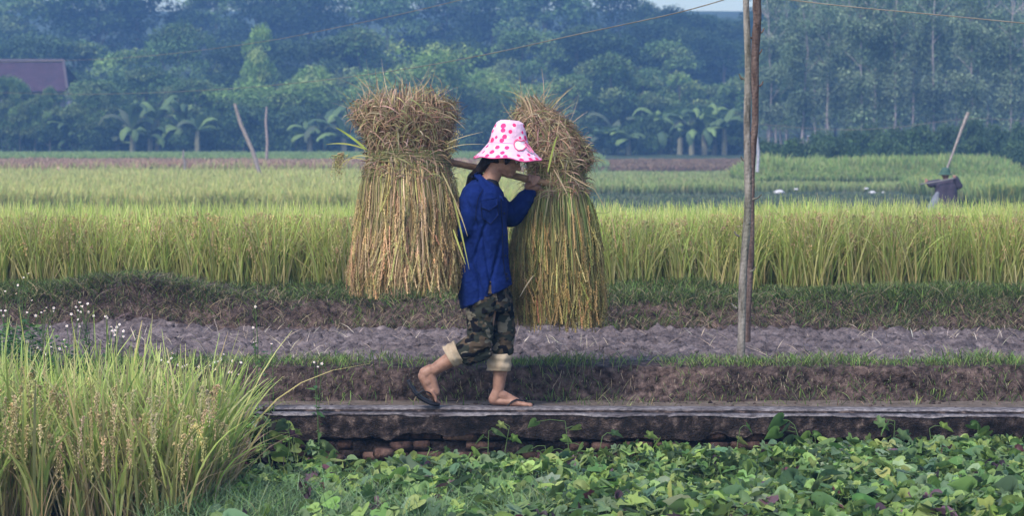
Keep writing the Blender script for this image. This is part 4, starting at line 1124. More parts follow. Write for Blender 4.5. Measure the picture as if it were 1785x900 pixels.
cl = [[W(828, 303, -.06), W(838, 304, -.085), W(852, 318, -.105), W(864, 326, -.095), W(874, 342, -.085)],
      [W(826, 308, -.075), W(834, 314, -.115), W(838, 336, -.155), W(852, 336, -.145), W(878, 350, -.12)]]
rows = []
for t in np.linspace(0, 1, 6): rows.append([cl[0][k].lerp(cl[1][k], t) + Vector((0, -.015*math.sin(t*3.1), .004*math.sin(t*3.1))) for k in range(5)])
panel('collar', rows, M_SHIRT, woman, .004)
cl = [[W(828, 303, -.06), W(836, 299, -.03), W(838, 299, .03), W(852, 310, .07), W(874, 342, .0)],
      [W(824, 310, -.07), W(822, 310, -.03), W(822, 311, .04), W(846, 322, .10), W(880, 348, .02)]]
rows = [[cl[0][k].lerp(cl[1][k], t) + Vector((-.006*math.sin(t*3.1), 0, .006*math.sin(t*3.1))) for k in range(5)] for t in np.linspace(0, 1, 6)]
panel('collar', rows, M_SHIRT, woman, .004)
bm = bmesh.new(); loft(bm, [(W(846, 309), W(868, 315), .054), (W(842, 324), W(873, 332), .09), (W(836, 345), W(878, 350), .11)])
remesh('undershirt', bm, .006, M_INNER, woman, 2)
for (px, py) in [(883, 478), (885, 486), (879, 372), (881, 410), (881, 446)]:
    bm = bmesh.new(); ellip(bm, on_shirt(px, py, .010), (.006, .003, .006), None, 12)
    me = bpy.data.meshes.new('button'); bm.to_mesh(me); bm.free(); link_mesh('button', me, M_INNER, woman)
M_SEAM_SHADE = noise_mat('navy_fold_shade', [(.3, (.002, .004, .020)), (.7, (.003, .007, .032))], scale=20, rough=.9, bump=0)
def seam_shade(pts, r_=.0016):  # dark tubes paint in the fold shade along placket, pocket and sewn edges
    q = []
    for i in range(len(pts)-1):
        for t in np.linspace(0, 1, 8, endpoint=False): q.append(on_shirt(pts[i][0]+(pts[i+1][0]-pts[i][0])*t, pts[i][1]+(pts[i+1][1]-pts[i][1])*t, .009))
    q.append(on_shirt(*pts[-1], .009)); q = [v for v in q if abs(v.y - YW) < .3]
    a = Acc(); tube(a, q, r_, 6, (1, 1, 1)); a.build('seam_shade', M_SEAM_SHADE, woman)
seam_shade([(873, 345), (876, 400), (877, 450), (881, 480), (884, 491)], .0022)
seam_shade([(838, 352), (840, 380), (855, 391), (869, 375), (867, 347)]); seam_shade([(838, 362), (853, 368), (868, 357)])
seam_shade([(842, 330), (834, 345), (830, 365), (829, 385)], .002)
seam_shade([(806, 534), (835, 534), (860, 522), (888, 497)], .0012)
# trousers
bm = bmesh.new()
loft(bm, [(W(812, 490), W(884, 488), .14), (W(812, 530), W(888, 520), .15), (W(818, 545), W(890, 540), .14)])
capsule(bm, W(842, 520, DN), W(838, 560, DN), .086, .076); capsule(bm, W(838, 560, DN), W(836, 598, DN), .076, .064)
capsule(bm, W(836, 598, DN), W(808, 614, DN), .068, .060); capsule(bm, W(846, 618, DN), W(815, 622, DN), .035, .045)
capsule(bm, W(870, 520, DF), W(877, 575, DF), .074, .064); capsule(bm, W(877, 575, DF), W(876, 612, DF), .062, .054)
def pant_wr(co):
    px, py = px_of(co)
    w = .010*fbm(px*.06 + py*.03, py*.07 - px*.02, co[:, 1]*8, 3) + .006*(1-2*np.abs(fbm(px*.03, py*.12, co[:, 1]*4, 2)))
    w = w - .012*np.exp(-((px - 864 + (py-560)*.02)/4)**2)*(py > 520)*(py < 585)
    return w
remesh('camouflage_trousers', bm, .005, M_CAMO, woman, 3, wrinkle=pant_wr)
def cuff(c, ax, r, h, name='trouser_cuff'):
    a = Acc(); ax = Vector(ax).normalized(); u = ax.orthogonal().normalized(); v = ax.cross(u)
    n, m = 56, 14; V = []
    for i in range(m):
        t = i/(m-1)
        for k in range(n):
            th = 2*math.pi*k/n
            rr = r*(1 + .035*math.sin(3*th + 4*t + c.x*50) + .02*math.sin(8*th - 5*t) + .045*math.sin(t*math.pi*4 + 1.5*math.sin(th)))
            hh = h*(t-.5)*(1 + .06*math.sin(2*th+c.x*9)) + .005*math.sin(th+1)
            V.append(c + ax*hh + (u*math.cos(th) + v*math.sin(th))*rr)
    F = [[i*n+k, i*n+(k+1) % n, (i+1)*n+(k+1) % n, (i+1)*n+k] for i in range(m-1) for k in range(n)]
    inner = [c + ax*(h*.5) + (Vector(V[(m-1)*n+k])-c-ax*(h*.5))*.55 for k in range(n)]
    inner0 = [c - ax*(h*.5) + (Vector(V[k])-c+ax*(h*.5))*.55 for k in range(n)]
    V = [tuple(q) for q in V + inner + inner0]
    F += [[(m-1)*n+k, (m-1)*n+(k+1) % n, m*n+(k+1) % n, m*n+k] for k in range(n)]
    F += [[(m+1)*n+k, (m+1)*n+(k+1) % n, (k+1) % n, k] for k in range(n)]
    a.add(V, F); a.build(name, M_CUFF, woman)
cuff(W(792, 618, DN), W(772, 630, DN) - W(812, 606, DN), .066, .066)
cuff(W(871, 631, DF), W(870, 650, DF) - W(873, 612, DF), .066, .095)
# flip-flops
def sandal(pts, d, wid, thick=.012):
    """pts: (px, py) along the sole's lower line, heel to toe"""
    s = empty('sandal_root'); bpy.data.objects.remove(s)
    bm = bmesh.new(); P3 = [W(x, y, d) for x, y in pts]; m = len(P3); n = 9; top = []; bot = []
    for i, p in enumerate(P3):
        t = i/(m-1)
        w = wid*(.62 + .38*math.sin(min(t*1.25, 1)*math.pi*.62)) * math.sqrt(max(1 - max((t-.8)/.2, 0)**2, .06)) * math.sqrt(max(1 - max((.14-t)/.14, 0)**2, .06))
        tg = (P3[min(i+1, m-1)] - P3[max(i-1, 0)]).normalized(); nn = Vector((-tg.z, 0, tg.x))
        top.append([bm.verts.new(p + nn*thick + Vector((0, w*(k/(n-1)*2-1), 0))) for k in range(n)])
        bot.append([bm.verts.new(p + Vector((0, w*(k/(n-1)*2-1)*.96, 0))) for k in range(n)])
    for i in range(m-1):
        for k in range(n-1):
            bm.faces.new((top[i][k], top[i+1][k], top[i+1][k+1], top[i][k+1])); bm.faces.new((bot[i][k], bot[i][k+1], bot[i+1][k+1], bot[i+1][k]))
        bm.faces.new((top[i][0], bot[i][0], bot[i+1][0], top[i+1][0])); bm.faces.new((top[i][-1], top[i+1][-1], bot[i+1][-1], bot[i][-1]))
    bm.faces.new(top[0] + bot[0][::-1]); bm.faces.new(top[-1][::-1] + bot[-1])
    bmesh.ops.recalc_face_normals(bm, faces=bm.faces[:])
    me = bpy.data.meshes.new('sandal'); bm.to_mesh(me); bm.free()
    return link_mesh('sandal', me, M_RUBBER, woman)
def curve_pts(ctrl, m):
    c = np.array(ctrl, float); t = np.linspace(0, len(c)-1, m)
    return [tuple(np.array([np.interp(q, range(len(c)), c[:, 0]), np.interp(q, range(len(c)), c[:, 1])])) for q in t]
s1 = sandal(curve_pts([(849, 712), (870, 712), (900, 712), (915, 711.5), (929, 709.5)], 22), DF, .045)
s2 = sandal(curve_pts([(709, 664), (713, 673), (722, 687), (736, 699), (750, 706), (766, 709.5)], 26), DN, .044, .017)
def strap(ctrl, parent):
    a = Acc(); tube(a, ctrl, [.0045]*len(ctrl), 8, (1, 1, 1)); a.build('strap', M_RUBBER, parent)
strap([W(884, 709, DF-.045), W(892, 701, DF-.040), W(901, 697, DF-.028), W(911, 700, DF-.016), W(915, 707, DF-.016)], s1)
strap([W(884, 709, DF+.045), W(892, 700, DF+.038), W(901, 696, DF+.016), W(911, 700, DF-.012), W(915, 707, DF-.016)], s1)
strap([W(727, 688, DN-.042), W(738, 682, DN-.046), W(748, 685, DN-.040), W(756, 692, DN-.015), W(759, 702, DN+.012)], s2)
strap([W(727, 688, DN+.042), W(740, 679, DN+.042), W(752, 681, DN+.034), W(758, 689, DN+.02), W(759, 702, DN+.014)], s2)

# hat: crown and brim with painted dots
hat = empty('hat_temp'); bpy.data.objects.remove(hat)
hx = W(884, 277); tilt = R(3.0)
HA = Vector((math.cos(tilt), 0, -math.sin(tilt))); HU = Vector((math.sin(tilt), 0, math.cos(tilt)))
def hat_pt(r, z, th):
    zz = z
    if r > .115: zz = z + .007*math.sin(3*th+1) * (r-.115)/.08 + .004*math.sin(7*th) * (r-.115)/.08 - .008*abs(math.sin(th))*(r-.115)/.08
    e = 1 if r > .115 else (1 + .02*math.sin(2*th+.5))
    k = -.012*(z/.2) 
    return hx + HA*(r*e*math.cos(th) + .003 + .02*(z-.07)*0) + Vector((0, 1, 0))*(r*e*math.sin(th)*.92) + HU*(zz + .012)
prof = []
def seg_(p0, p1, n):
    for t in np.linspace(0, 1, n, endpoint=False): prof.append((p0[0]+(p1[0]-p0[0])*t, p0[1]+(p1[1]-p0[1])*t))
seg_((.001, .200), (.050, .198), 18); seg_((.050, .198), (.073, .182), 10); seg_((.073, .182), (.090, .142), 16); seg_((.090, .142), (.106, .080), 24)
seg_((.106, .080), (.109, .072), 3); seg_((.109, .072), (.145, .030), 22); seg_((.145, .028), (.188, -.008), 22); prof.append((.188, -.008))
inner_prof = [(.186, -.0105), (.145, .026), (.109, .066), (.103, .08), (.086, .140), (.066, .178), (.001, .193)]
n = 300; V = []; C = []
dots = []
rr_ = random.Random(5)
for (pr, cnt, jr) in [((.03, .200), 4, .0), ((.077, .170), 7, 0), ((.091, .138), 8, 0), ((.099, .108), 9, 0), ((.105, .084), 10, 0), ((.128, .049), 12, 0), ((.155, .021), 13, 0), ((.178, .001), 17, 0)]:
    off = rr_.uniform(0, 6.28)
    for k in range(cnt):
        th = off + 2*math.pi*(k + rr_.uniform(-.22, .22))/cnt
        dots.append((hat_pt(pr[0], pr[1] + rr_.uniform(-.006, .006), th), rr_.choice([.009, .011, .0135, .0155])))
dots_c = np.array([tuple(d[0]) for d in dots]); dots_r = np.array([d[1] for d in dots])
ghost = dots_c + RNG.normal(0, .02, dots_c.shape)
for (r, z) in prof:
    for k in range(n):
        p = hat_pt(r, z, 2*math.pi*k/n); V.append(tuple(p))
V = np.array(V); V += (fbm(V[:, 0]*14, V[:, 1]*14, V[:, 2]*14, 3) * .0045)[:, None]
base = np.tile(np.array([.74, .50, .68]), (len(V), 1))
gd = np.linalg.norm(V[:, None, :] - ghost[None], axis=2)
base[(gd < .011).any(1)] = (.80, .70, .78)
dd = np.linalg.norm(V[:, None, :] - dots_c[None], axis=2)
m_ = (dd < dots_r[None]).any(1); base[m_] = (.86, .045, .20)
rad_i = np.repeat(np.arange(len(prof)), n)
base[rad_i >= len(prof)-3] = (.62, .10, .26)
F = [[i*n+k, (i+1)*n+k, (i+1)*n+(k+1) % n, i*n+(k+1) % n] for i in range(len(prof)-1) for k in range(n)]
a = Acc(); a.add(V, F, base)
V2 = np.array([tuple(hat_pt(r, z, 2*math.pi*k/n)) for (r, z) in [prof[-1]] + inner_prof for k in range(n)])
a.add(V2, [[i*n+k, (i+1)*n+k, (i+1)*n+(k+1) % n, i*n+(k+1) % n] for i in range(len(inner_prof)) for k in range(n)], (.45, .22, .34))
hat = a.build('sun_hat', M_HATC, woman)
# stitched band and rosette with ribbon ends
a = Acc(); tube(a, [hat_pt(.1095, .0735, 2*math.pi*k/64) for k in range(65)], .0016, 6, (.62, .22, .42)); a.build('hat_band', M_PAINT, hat)
hp0 = P(905, 254, YW) ; 
def hat_front(px, py, lift=.004):
    return None
bvh = BVHTree.FromPolygons([Vector(v) for v in V], F)
def on_hat(px, py, lift=.005):
    o = Vector((0, 0, CAMZ)); d = (P(px, py, YW)-o).normalized(); loc, nr, i_, dist = bvh.ray_cast(o, d, 40)
    return (o + d*(dist-lift)) if loc is not None else P(px, py, YW-.1)
a = Acc(); outline = [(896, 252), (897, 247), (902, 244.5), (908, 246), (914, 245), (918, 250), (916, 257), (911, 261.5), (903, 262), (898, 258)]
ctr = on_hat(906, 253, .012)
V_ = [tuple(ctr)] + [tuple(on_hat(x, y, .006)) for x, y in outline]
a.add(V_, [[0, i+1, (i+1) % len(outline)+1] for i in range(len(outline))], (.85, .74, .82))
tube(a, [on_hat(*outline[i % len(outline)], .007) for i in range(len(outline)+1)], .0034, 8, (.85, .13, .28))
for (p0, p1, p2) in [((915, 247), (923, 256), (930, 266)), ((914, 251), (921, 259), (926, 265))]:
    tube(a, [on_hat(*p0, .008), on_hat(*p1, .010), on_hat(*p2, .007)], [.004, .005, .003], 8, (.82, .25, .42))
a.build('rosette', M_PAINT, hat)
a = Acc(); tube(a, [on_hat(918, 261, .007), on_hat(925, 267, .008), on_hat(932, 270, .006)], .0012, 6, (.02, .01, .02)); a.build('hat_cord', M_PAINT, hat)

# carrying pole
a = Acc(); end = pole_at(985); st_ = pole_at(690)
tube(a, [st_.lerp(end, t) + Vector((0, 0, .01*math.sin(t*math.pi))) * 1 for t in np.linspace(0, 1, 14)], [.019 + .0015*math.sin(i*2.1) for i in range(14)], 20, (1, 1, 1))
a.build('carrying_pole', M_BAMBOO, label='short bamboo pole over the shoulder of the woman holding both sheaves', cat='carrying pole')

# ------------------------------------------------------------------ twin wooden poles and wires
def wood_pole(name, pts, rads, mat, label, knots, seed=0):
    a = Acc(); P3 = [P(*p) for p in pts]
    m = 40; t = np.linspace(0, len(P3)-1, m)
    pp = []; rr = []
    for q in t:
        i = min(int(q), len(P3)-2); pp.append(P3[i].lerp(P3[i+1], q-i) + Vector((.004*math.sin(q*4+seed), 0, 0))); rr.append(np.interp(q, range(len(rads)), rads)*(1 + .05*math.sin(q*9+seed)))
    e = empty(name, P3[0], label=label, cat='pole', group='two slender poles standing together on the bank')
    tube(a, pp, rr, 18, (1, 1, 1), wob=.10); a.build('shaft', mat, e)
    for (px, py, sx, L) in knots:
        a = Acc(); Y = float(np.interp(py, sorted([p[1] for p in pts]), [p[2] for p in sorted(pts, key=lambda p: p[1])]))
        b = P(px, py, Y); tube(a, [b, b + Vector((sx*L*.6, -.01, .01)), b + Vector((sx*L, -.015, .03))], [.007, .005, .003], 8, (1, 1, 1))
        a.build('branch_stub', mat, e)
    return e
wood_pole('wooden_pole', [(1289, 640, 14.75), (1297, 470, 14.8), (1304, 330, 14.85), (1303, 150, 14.9), (1301.5, 0, 14.95), (1302, -170, 15.0)], [.023, .0225, .0215, .020, .0185, .018], M_POLE,
          'grey weathered pole nearer to the channel of the two', [(1294, 138, -1, .02), (1298, 138, -1, .035), (1300, 282, -1, .03), (1312, 348, 1, .05), (1288, 412, -1, .03), (1308, 474, 1, .03), (1284, 538, -1, .03)], 1)
wood_pole('wooden_pole', [(1302, 596, 15.6), (1307, 470, 15.55), (1312, 300, 15.5), (1316, 180, 15.45), (1318, 60, 15.4), (1320, 0, 15.35), (1324, -170, 15.3)], [.022, .020, .017, .022, .025, .0255, .024], M_POLE2,
          'reddish brown pole standing just behind the grey one', [(1310, 66, -1, .04), (1326, 57, 1, .02), (1322, 94, 1, .02), (1316, 205, -1, .02), (1324, 150, 1, .02), (1312, 236, -1, .02)], 3)
def wire(ctrl, r, label):
    P3 = np.array([tuple(P(*c)) for c in ctrl]); t = np.linspace(0, len(ctrl)-1, 60)
    # smooth interpolation through the points
    out = []
    for q in t:
        i = min(int(q), len(P3)-2); u = q-i
        p0 = P3[max(i-1, 0)]; p1 = P3[i]; p2 = P3[i+1]; p3 = P3[min(i+2, len(P3)-1)]
        out.append(.5*((2*p1) + (-p0+p2)*u + (2*p0-5*p1+4*p2-p3)*u*u + (-p0+3*p1-3*p2+p3)*u**3))
    a = Acc(); tube(a, out, r, 6, (1, 1, 1))
    return a.build('overhead_wire', M_WIRE, label=label, cat='wire', group='overhead wires strung between poles')
wire([(1304, -14, 14.93), (1180, 22, 16), (1000, 61, 18), (850, 94, 20.5), (700, 121, 24), (540, 142, 29), (360, 157, 36), (150, 164, 44), (-60, 160, 52)], .0034, 'tan wire sagging from the grey pole down across the forest to the house side')
wire([(1304, -160, 14.98), (1050, -70, 17), (800, 0, 20), (600, 45, 24), (440, 75, 29), (250, 98, 35), (90, 106, 42), (-60, 109, 50)], .0028, 'higher thin wire that leaves the picture top above the larger sheaf')
wire([(1324, -8, 15.38), (1400, 2, 15.2), (1500, 13, 15), (1640, 26, 14.8), (1785, 40, 14.6), (1900, 50, 14.5)], .0032, 'wire leading from the reddish pole past the eucalyptus tops')
wire([(1320, 216, 95), (1450, 226, 96), (1560, 222, 97), (1690, 207, 98), (1800, 212, 99)], .012, 'faint far wire running from the concrete post over the thicket')
def post(px0, py0, px1, py1, Y, r, col, label, name='stake'):
    a = Acc(); b = P(px0, py0, Y); t = P(px1, py1, Y)
    tube(a, [b, b.lerp(t, .4) + Vector((r*.6, 0, 0)), b.lerp(t, .75) - Vector((r*.5, 0, 0)), t], [r, r*.9, r*.8, r*.6], 10, col)
    return a.build(name, M_BARK, label=label, cat='post' if name != 'stake' else 'stake')
post(457, 318, 409, 180, 92, .085, (.30, .25, .23), 'long leaning bare stake rising from the paddy against the trees')
post(464, 290, 465, 186, 118, .075, (.30, .24, .22), 'upright thin stake standing next to the leaning one')
post(322, 298, 320, 262, 99, .05, (.25, .22, .2), 'short thin stake in the cut straw strip')
post(1320, 300, 1320.5, 213, 95, .065, (.42, .41, .46), 'pale square concrete post behind the twin poles', 'concrete_post')

# ------------------------------------------------------------------ people in the fields
M_BROWNJ = noise_mat('faded_purple_jacket', [(.3, (.035, .03, .048)), (.7, (.085, .07, .105))], scale=8, rough=.9, bump=.3)
M_HELM = noise_mat('green_hat_felt', [(.3, (.04, .085, .065)), (.7, (.06, .12, .09))], scale=8, rough=.8, bump=.1)
M_PALEC = noise_mat('pale_cloth', [(.3, (.14, .15, .19)), (.7, (.22, .24, .29))], scale=8, rough=.9, bump=.3)
M_PINKC = noise_mat('pink_cloth', [(.3, (.45, .26, .22)), (.7, (.6, .4, .32))], scale=8, rough=.9)
YM = 50.0
def Wm(px, py, d=0.0): return P(px, py, YM + d)
man = empty('person', (Wm(1650, 420).x, YM, -.5), label='man with green hat and faded purple jacket seen from behind, pole across shoulders', cat='person')
zf = -.5
bm = bmesh.new()
ellip(bm, Wm(1648, 302.5), (.08, .09, .105)); capsule(bm, Wm(1649, 314), Wm(1648, 307), .055, .05)
loft(bm, [(Wm(1636, 316), Wm(1661, 316), .08), (Wm(1635, 330), Wm(1662, 330), .10), (Wm(1637, 360), Wm(1661, 360), .10), (Wm(1636, 380), Wm(1662, 380), .11)])
for s in (-1, 1):
    hpx = 1649 + s*9; b0 = Wm(hpx, 380); k0 = Vector((b0.x + s*.02, YM - .08, .05 - .18)); f0 = Vector((b0.x + s*.03, YM + .02, zf+.06))
    capsule(bm, b0, k0, .09, .06); capsule(bm, k0, f0, .055, .04); capsule(bm, f0 - Vector((0, .03, .02)), f0 + Vector((0, .14, -.02)), .045, .035)
capsule(bm, Wm(1634, 317), Wm(1622, 322, -.05), .05, .04); capsule(bm, Wm(1622, 322, -.05), Wm(1615, 316, -.06), .036, .034)
for k in range(4): capsule(bm, Wm(1615, 316, -.06), Wm(1612.6 + k*.9, 312.5 - (k % 2)*.8, -.07), .014, .011, n=8)
capsule(bm, Wm(1614, 317, -.06), Wm(1612.5, 319, -.08), .015, .012, n=8)
capsule(bm, Wm(1666, 318), Wm(1673, 324, -.08), .055, .048); capsule(bm, Wm(1673, 324, -.08), Wm(1664, 309, -.14), .042, .032)
for k in range(4): capsule(bm, Wm(1664, 309, -.14), Wm(1661 + k*1.2, 306, -.13), .015, .012, n=8)
remesh('body', bm, .011, M_SKIN, man, 2)
bm = bmesh.new()
loft(bm, [(Wm(1643, 312.5), Wm(1655, 312.5), .06), (Wm(1633, 315), Wm(1664, 314), .11), (Wm(1629, 321), Wm(1669, 320), .15), (Wm(1629, 338), Wm(1669, 338), .155), (Wm(1627, 358), Wm(1671, 358), .17), (Wm(1627, 372), Wm(1672, 372), .18)])
capsule(bm, Wm(1635, 319), Wm(1622, 321, -.04), .085, .07); capsule(bm, Wm(1622, 321, -.04), Wm(1617, 318, -.05), .065, .05)
capsule(bm, Wm(1663, 317), Wm(1672, 324, -.07), .09, .075); capsule(bm, Wm(1672, 324, -.07), Wm(1666, 312, -.12), .07, .055)
remesh('jacket', bm, .014, M_BROWNJ, man, 2, wrinkle=lambda co: .02*fbm(co[:, 0]*7, co[:, 1]*7, co[:, 2]*3, 3))
bm = bmesh.new()
for s in (-1, 1):
    hpx = 1649 + s*9; b0 = Wm(hpx, 376); k0 = Vector((b0.x + s*.02, YM - .08, -.10)); capsule(bm, b0, k0, .115, .085); capsule(bm, k0, k0 + Vector((0, .08, -.2)), .085, .07)
remesh('trousers', bm, .014, M_INNER, man, 2)
a = Acc(); hb = Wm(1648, 303)
pr = [(.001, .125), (.05, .118), (.085, .085), (.095, .04), (.10, .01), (.15, -.015), (.152, -.02), (.10, .0), (.001, .02)]
V = [hb + Vector((r*math.cos(k*math.pi/16), r*1.15*math.sin(k*math.pi/16), z + .0)) for r, z in pr for k in range(32)]
a.add([tuple(v) for v in V], [[i*32+k, (i+1)*32+k, (i+1)*32+(k+1) % 32, i*32+(k+1) % 32] for i in range(len(pr)-1) for k in range(32)])
a.build('hat', M_HELM, man)
# pale bag at his side, the pole over his shoulders, the tall hoe handle
bm = bmesh.new(); capsule(bm, Wm(1634, 338, -.1), Wm(1626, 365, -.1), .04, .12); 
b_ = remesh('cloth_bag', bm, .014, M_PALEC, None, 2, wrinkle=lambda co: .02*fbm(co[:, 0]*7, co[:, 1]*7, co[:, 2]*3, 3)); props(b_, 'pale cloth bag hanging at the side of the man in the purple jacket', 'bag')
a = Acc(); tube(a, [Wm(1602, 321.5, -.12), Wm(1632, 317, -.19), Wm(1663, 311, -.19)], [.010, .014, .016], 10, (.20, .19, .2)); a.build('shoulder_pole', M_BARK, label='short grey stick lying across the shoulders of the distant man', cat='pole')
a = Acc(); tube(a, [Wm(1650, 296, .14), Wm(1663, 262, .16), Wm(1676, 226, .16), Wm(1688, 196, .16)], [.020, .024, .030, .036], 12, (.30, .26, .25)); a.build('tall_staff', M_BARK, label='long pale staff slanting up above the green hat of the distant man', cat='staff')

def small_person(px, py_top, Y, zfoot, label, mats, hatr=.14, facing=0):
    """a standing field worker"""
    top = P(px, py_top, Y); Hh = top.z - zfoot; s = Hh/1.6; b = Vector((top.x, Y, zfoot))
    e = empty('person', b, label=label, cat='person')
    bm = bmesh.new(); q = lambda x, y, z: b + Vector((x, y, z))*s
    ellip(bm, q(0, 0, 1.46), (.075*s, .09*s, .11*s)); capsule(bm, q(0, 0, 1.3), q(0, 0, 1.4), .05*s, .05*s)
    capsule(bm, q(0, 0, .9), q(0, 0, 1.2), .13*s, .14*s)
    for t in (-1, 1):
        capsule(bm, q(.09*t, 0, .85), q(.1*t, -.03, .48), .085*s, .06*s); capsule(bm, q(.1*t, -.03, .48), q(.1*t, .02, .08), .055*s, .035*s); capsule(bm, q(.1*t, .03, .04), q(.1*t, -.12, .03), .035*s, .03*s)
        capsule(bm, q(.17*t, 0, 1.25), q(.24*t, -.02, .98), .05*s, .04*s); capsule(bm, q(.24*t, -.02, .98), q(.2*t, -.2, .9), .038*s, .028*s); capsule(bm, q(.2*t, -.2, .9), q(.19*t, -.27, .88), .03*s, .03*s)
        for f in range(4): capsule(bm, q(.19*t + (f-1.5)*.016, -.27, .88), q(.19*t + (f-1.5)*.018, -.34 + .01*(f % 2), .86), .010*s, .008*s, n=8)
    remesh('body', bm, .016, M_SKIN, e, 1)
    bm = bmesh.new(); capsule(bm, q(0, 0, .88), q(0, 0, 1.22), .16*s, .16*s, flat=((1, 0, 0), .75))
    for t in (-1, 1): capsule(bm, q(.16*t, 0, 1.25), q(.24*t, -.02, 1.0), .07*s, .055*s)
    remesh('shirt', bm, .018, mats[0], e, 1, wrinkle=lambda co: .015*fbm(co[:, 0]*8, co[:, 1]*8, co[:, 2]*4, 2))
    bm = bmesh.new()
    for t in (-1, 1): capsule(bm, q(.09*t, 0, .85), q(.1*t, -.03, .48), .11*s, .08*s); capsule(bm, q(.1*t, -.03, .48), q(.1*t, .01, .2), .075*s, .06*s)
    remesh('trousers', bm, .018, M_INNER, e, 1)
    a = Acc(); pr = [(.001, .13), (.06, .12), (.09, .07), (.1, .02), (hatr, -.01), (.09, .0), (.001, .01)]; hb = q(0, 0, 1.49)
    a.add([tuple(hb + Vector((r*math.cos(k*math.pi/12), r*math.sin(k*math.pi/12), z))*1) if False else tuple(hb + Vector((r*s*math.cos(k*math.pi/12), r*s*math.sin(k*math.pi/12), z*s))) for r, z in pr for k in range(24)],
          [[i*24+k, (i+1)*24+k, (i+1)*24+(k+1) % 24, i*24+(k+1) % 24] for i in range(len(pr)-1) for k in range(24)])
    a.build('hat', mats[1], e)
small_person(102, 292, 98, float(far_h(-16.4, 93)) - .25, 'distant worker in a pinkish hat just showing above the pale paddy', (M_PINKC, M_PINKC), .17)
small_person(264, 291, 98, float(far_h(-13, 93)) - .25, 'distant dark haired worker showing above the pale paddy', (M_BROWNJ, M_INNER), .10)
small_person(1409, 236, 128, ZP(268, 128) - .35, 'tiny figure in a lilac shirt standing in front of the thicket and pale trunks', (M_PALEC, M_PALEC), .1)
# pale stones on the ditch edge
for px, py, w, lab in [(1358, 335, 19, 'largest pale stone lying on the ditch edge beside the twin poles'), (1388, 330, 8, 'small grey stone just past the largest one'),
                       (1520, 336, 14, 'bright white stone on the far ditch edge toward the man'), (1510, 329, 8, 'little stone behind the bright white one'), (1540, 335.5, 6, 'smallest pale stone next to the bright white one')]:
    Y = 93.6; c = P(px, py, Y); r = w/2/FPX*Y
    bm = bmesh.new(); bmesh.ops.create_icosphere(bm, subdivisions=3, radius=1)
    for v in bm.verts: v.co = Vector((v.co.x*r, v.co.y*r*.8, v.co.z*r*.42)) * (1 + .22*mnoise.noise(v.co*1.7 + Vector((px, 0, 0))))
    me = bpy.data.meshes.new('pale_stone'); bm.to_mesh(me); bm.free(); o = link_mesh('pale_stone', me, M_WHITE); o.location = (c.x, Y, float(far_h(c.x, Y)) + .0 + r*.2)
    o.location.z = c.z; props(o, lab, 'stone', 'pale stones along the ditch')
    m = bpy.data.meshes.new('mound')
# low earth ledge that carries the stones
a = Acc(); xs = np.linspace(8, 15.5, 90); V = []
for x in xs:
    for (y, z) in ((93.0, -.62), (93.15, ZP(340, 93)-.0), (94.2, ZP(337, 94)), (95.5, -.2)):
        V.append((x, y + .1*float(fbm(x*2, y)), z + .04*float(fbm(x*1.5, y))))
a.add(V, [[i*4+k, (i+1)*4+k, (i+1)*4+k+1, i*4+k+1] for i in range(89) for k in range(3)]); a.build('ditch_ledge', M_GROUND, kind='structure')

# ------------------------------------------------------------------ tiled house
YH = 170
hs = empty('house', P(50, 215, YH), label='low house with a dull purple tiled roof half hidden by trees', cat='house')
M_TILE = noise_mat('purple_tile', [(.3, (.05, .028, .04)), (.7, (.085, .045, .065))], scale=1.5, rough=.8, bump=.6, bscale=6, dist=.1)
M_WALLW = noise_mat('lime_plaster', [(.3, (.38, .33, .34)), (.7, (.6, .55, .58))], scale=1, rough=.9)
r0, r1 = P(-70, 108, YH+3), P(111, 108, YH+3); e0, e1 = P(-80, 158, YH-1), P(118, 158, YH-1)
a = Acc(); nx, ny = 130, 12; V = []
for j in range(ny):
    for i in range(nx):
        t = j/(ny-1); u = i/(nx-1); p = r0.lerp(r1, u).lerp(e0.lerp(e1, u), t); V.append((p.x, p.y, p.z + .04*math.sin(i*2.2) - .04*(j % 2)))
F = [[j*nx+i, (j+1)*nx+i, (j+1)*nx+i+1, j*nx+i+1] for j in range(ny-1) for i in range(nx-1)]
a.add(V, F)
b0, b1 = Vector((e0.x, YH+7, e0.z)), Vector((e1.x, YH+7, e1.z)); a.add([tuple(r0), tuple(r1), tuple(b1), tuple(b0)], [[0, 1, 2, 3]])
rf = a.build('roof', M_TILE, hs)
M_RIDGE = noise_mat('ridge_mortar', [(.3, (.09, .07, .08)), (.7, (.13, .10, .11))], scale=2, rough=.9)
a = Acc(); tube(a, [r0 + Vector((0, 0, .08)), r1 + Vector((.05, 0, .08))], .13, 8); tube(a, [r1 + Vector((0, 0, .05)), e1 + Vector((0, -.05, .1))], .10, 8); a.build('ridge', M_RIDGE, rf)
a = Acc(); zb = .7; w0, w1 = e0.x + .5, e1.x - .4
def box(a, x0, x1, y0, y1, z0, z1): 
    V = [(x, y, z) for x in (x0, x1) for y in (y0, y1) for z in (z0, z1)]
    a.add(V, [[0, 1, 3, 2], [4, 6, 7, 5], [0, 4, 5, 1], [2, 3, 7, 6], [0, 2, 6, 4], [1, 5, 7, 3]])
box(a, w0, w1, YH, YH+6, zb, e0.z); a.build('wall', M_WALLW, hs)
a = Acc()
a.add([(w0, YH+.0, e0.z), (w1, YH+.0, e0.z), (w1, YH+3, r0.z-.15)], [[0, 1, 2]])
M_DARK = noise_mat('dark_opening', [(.4, (.01, .01, .012)), (.6, (.02, .02, .02))], scale=2)
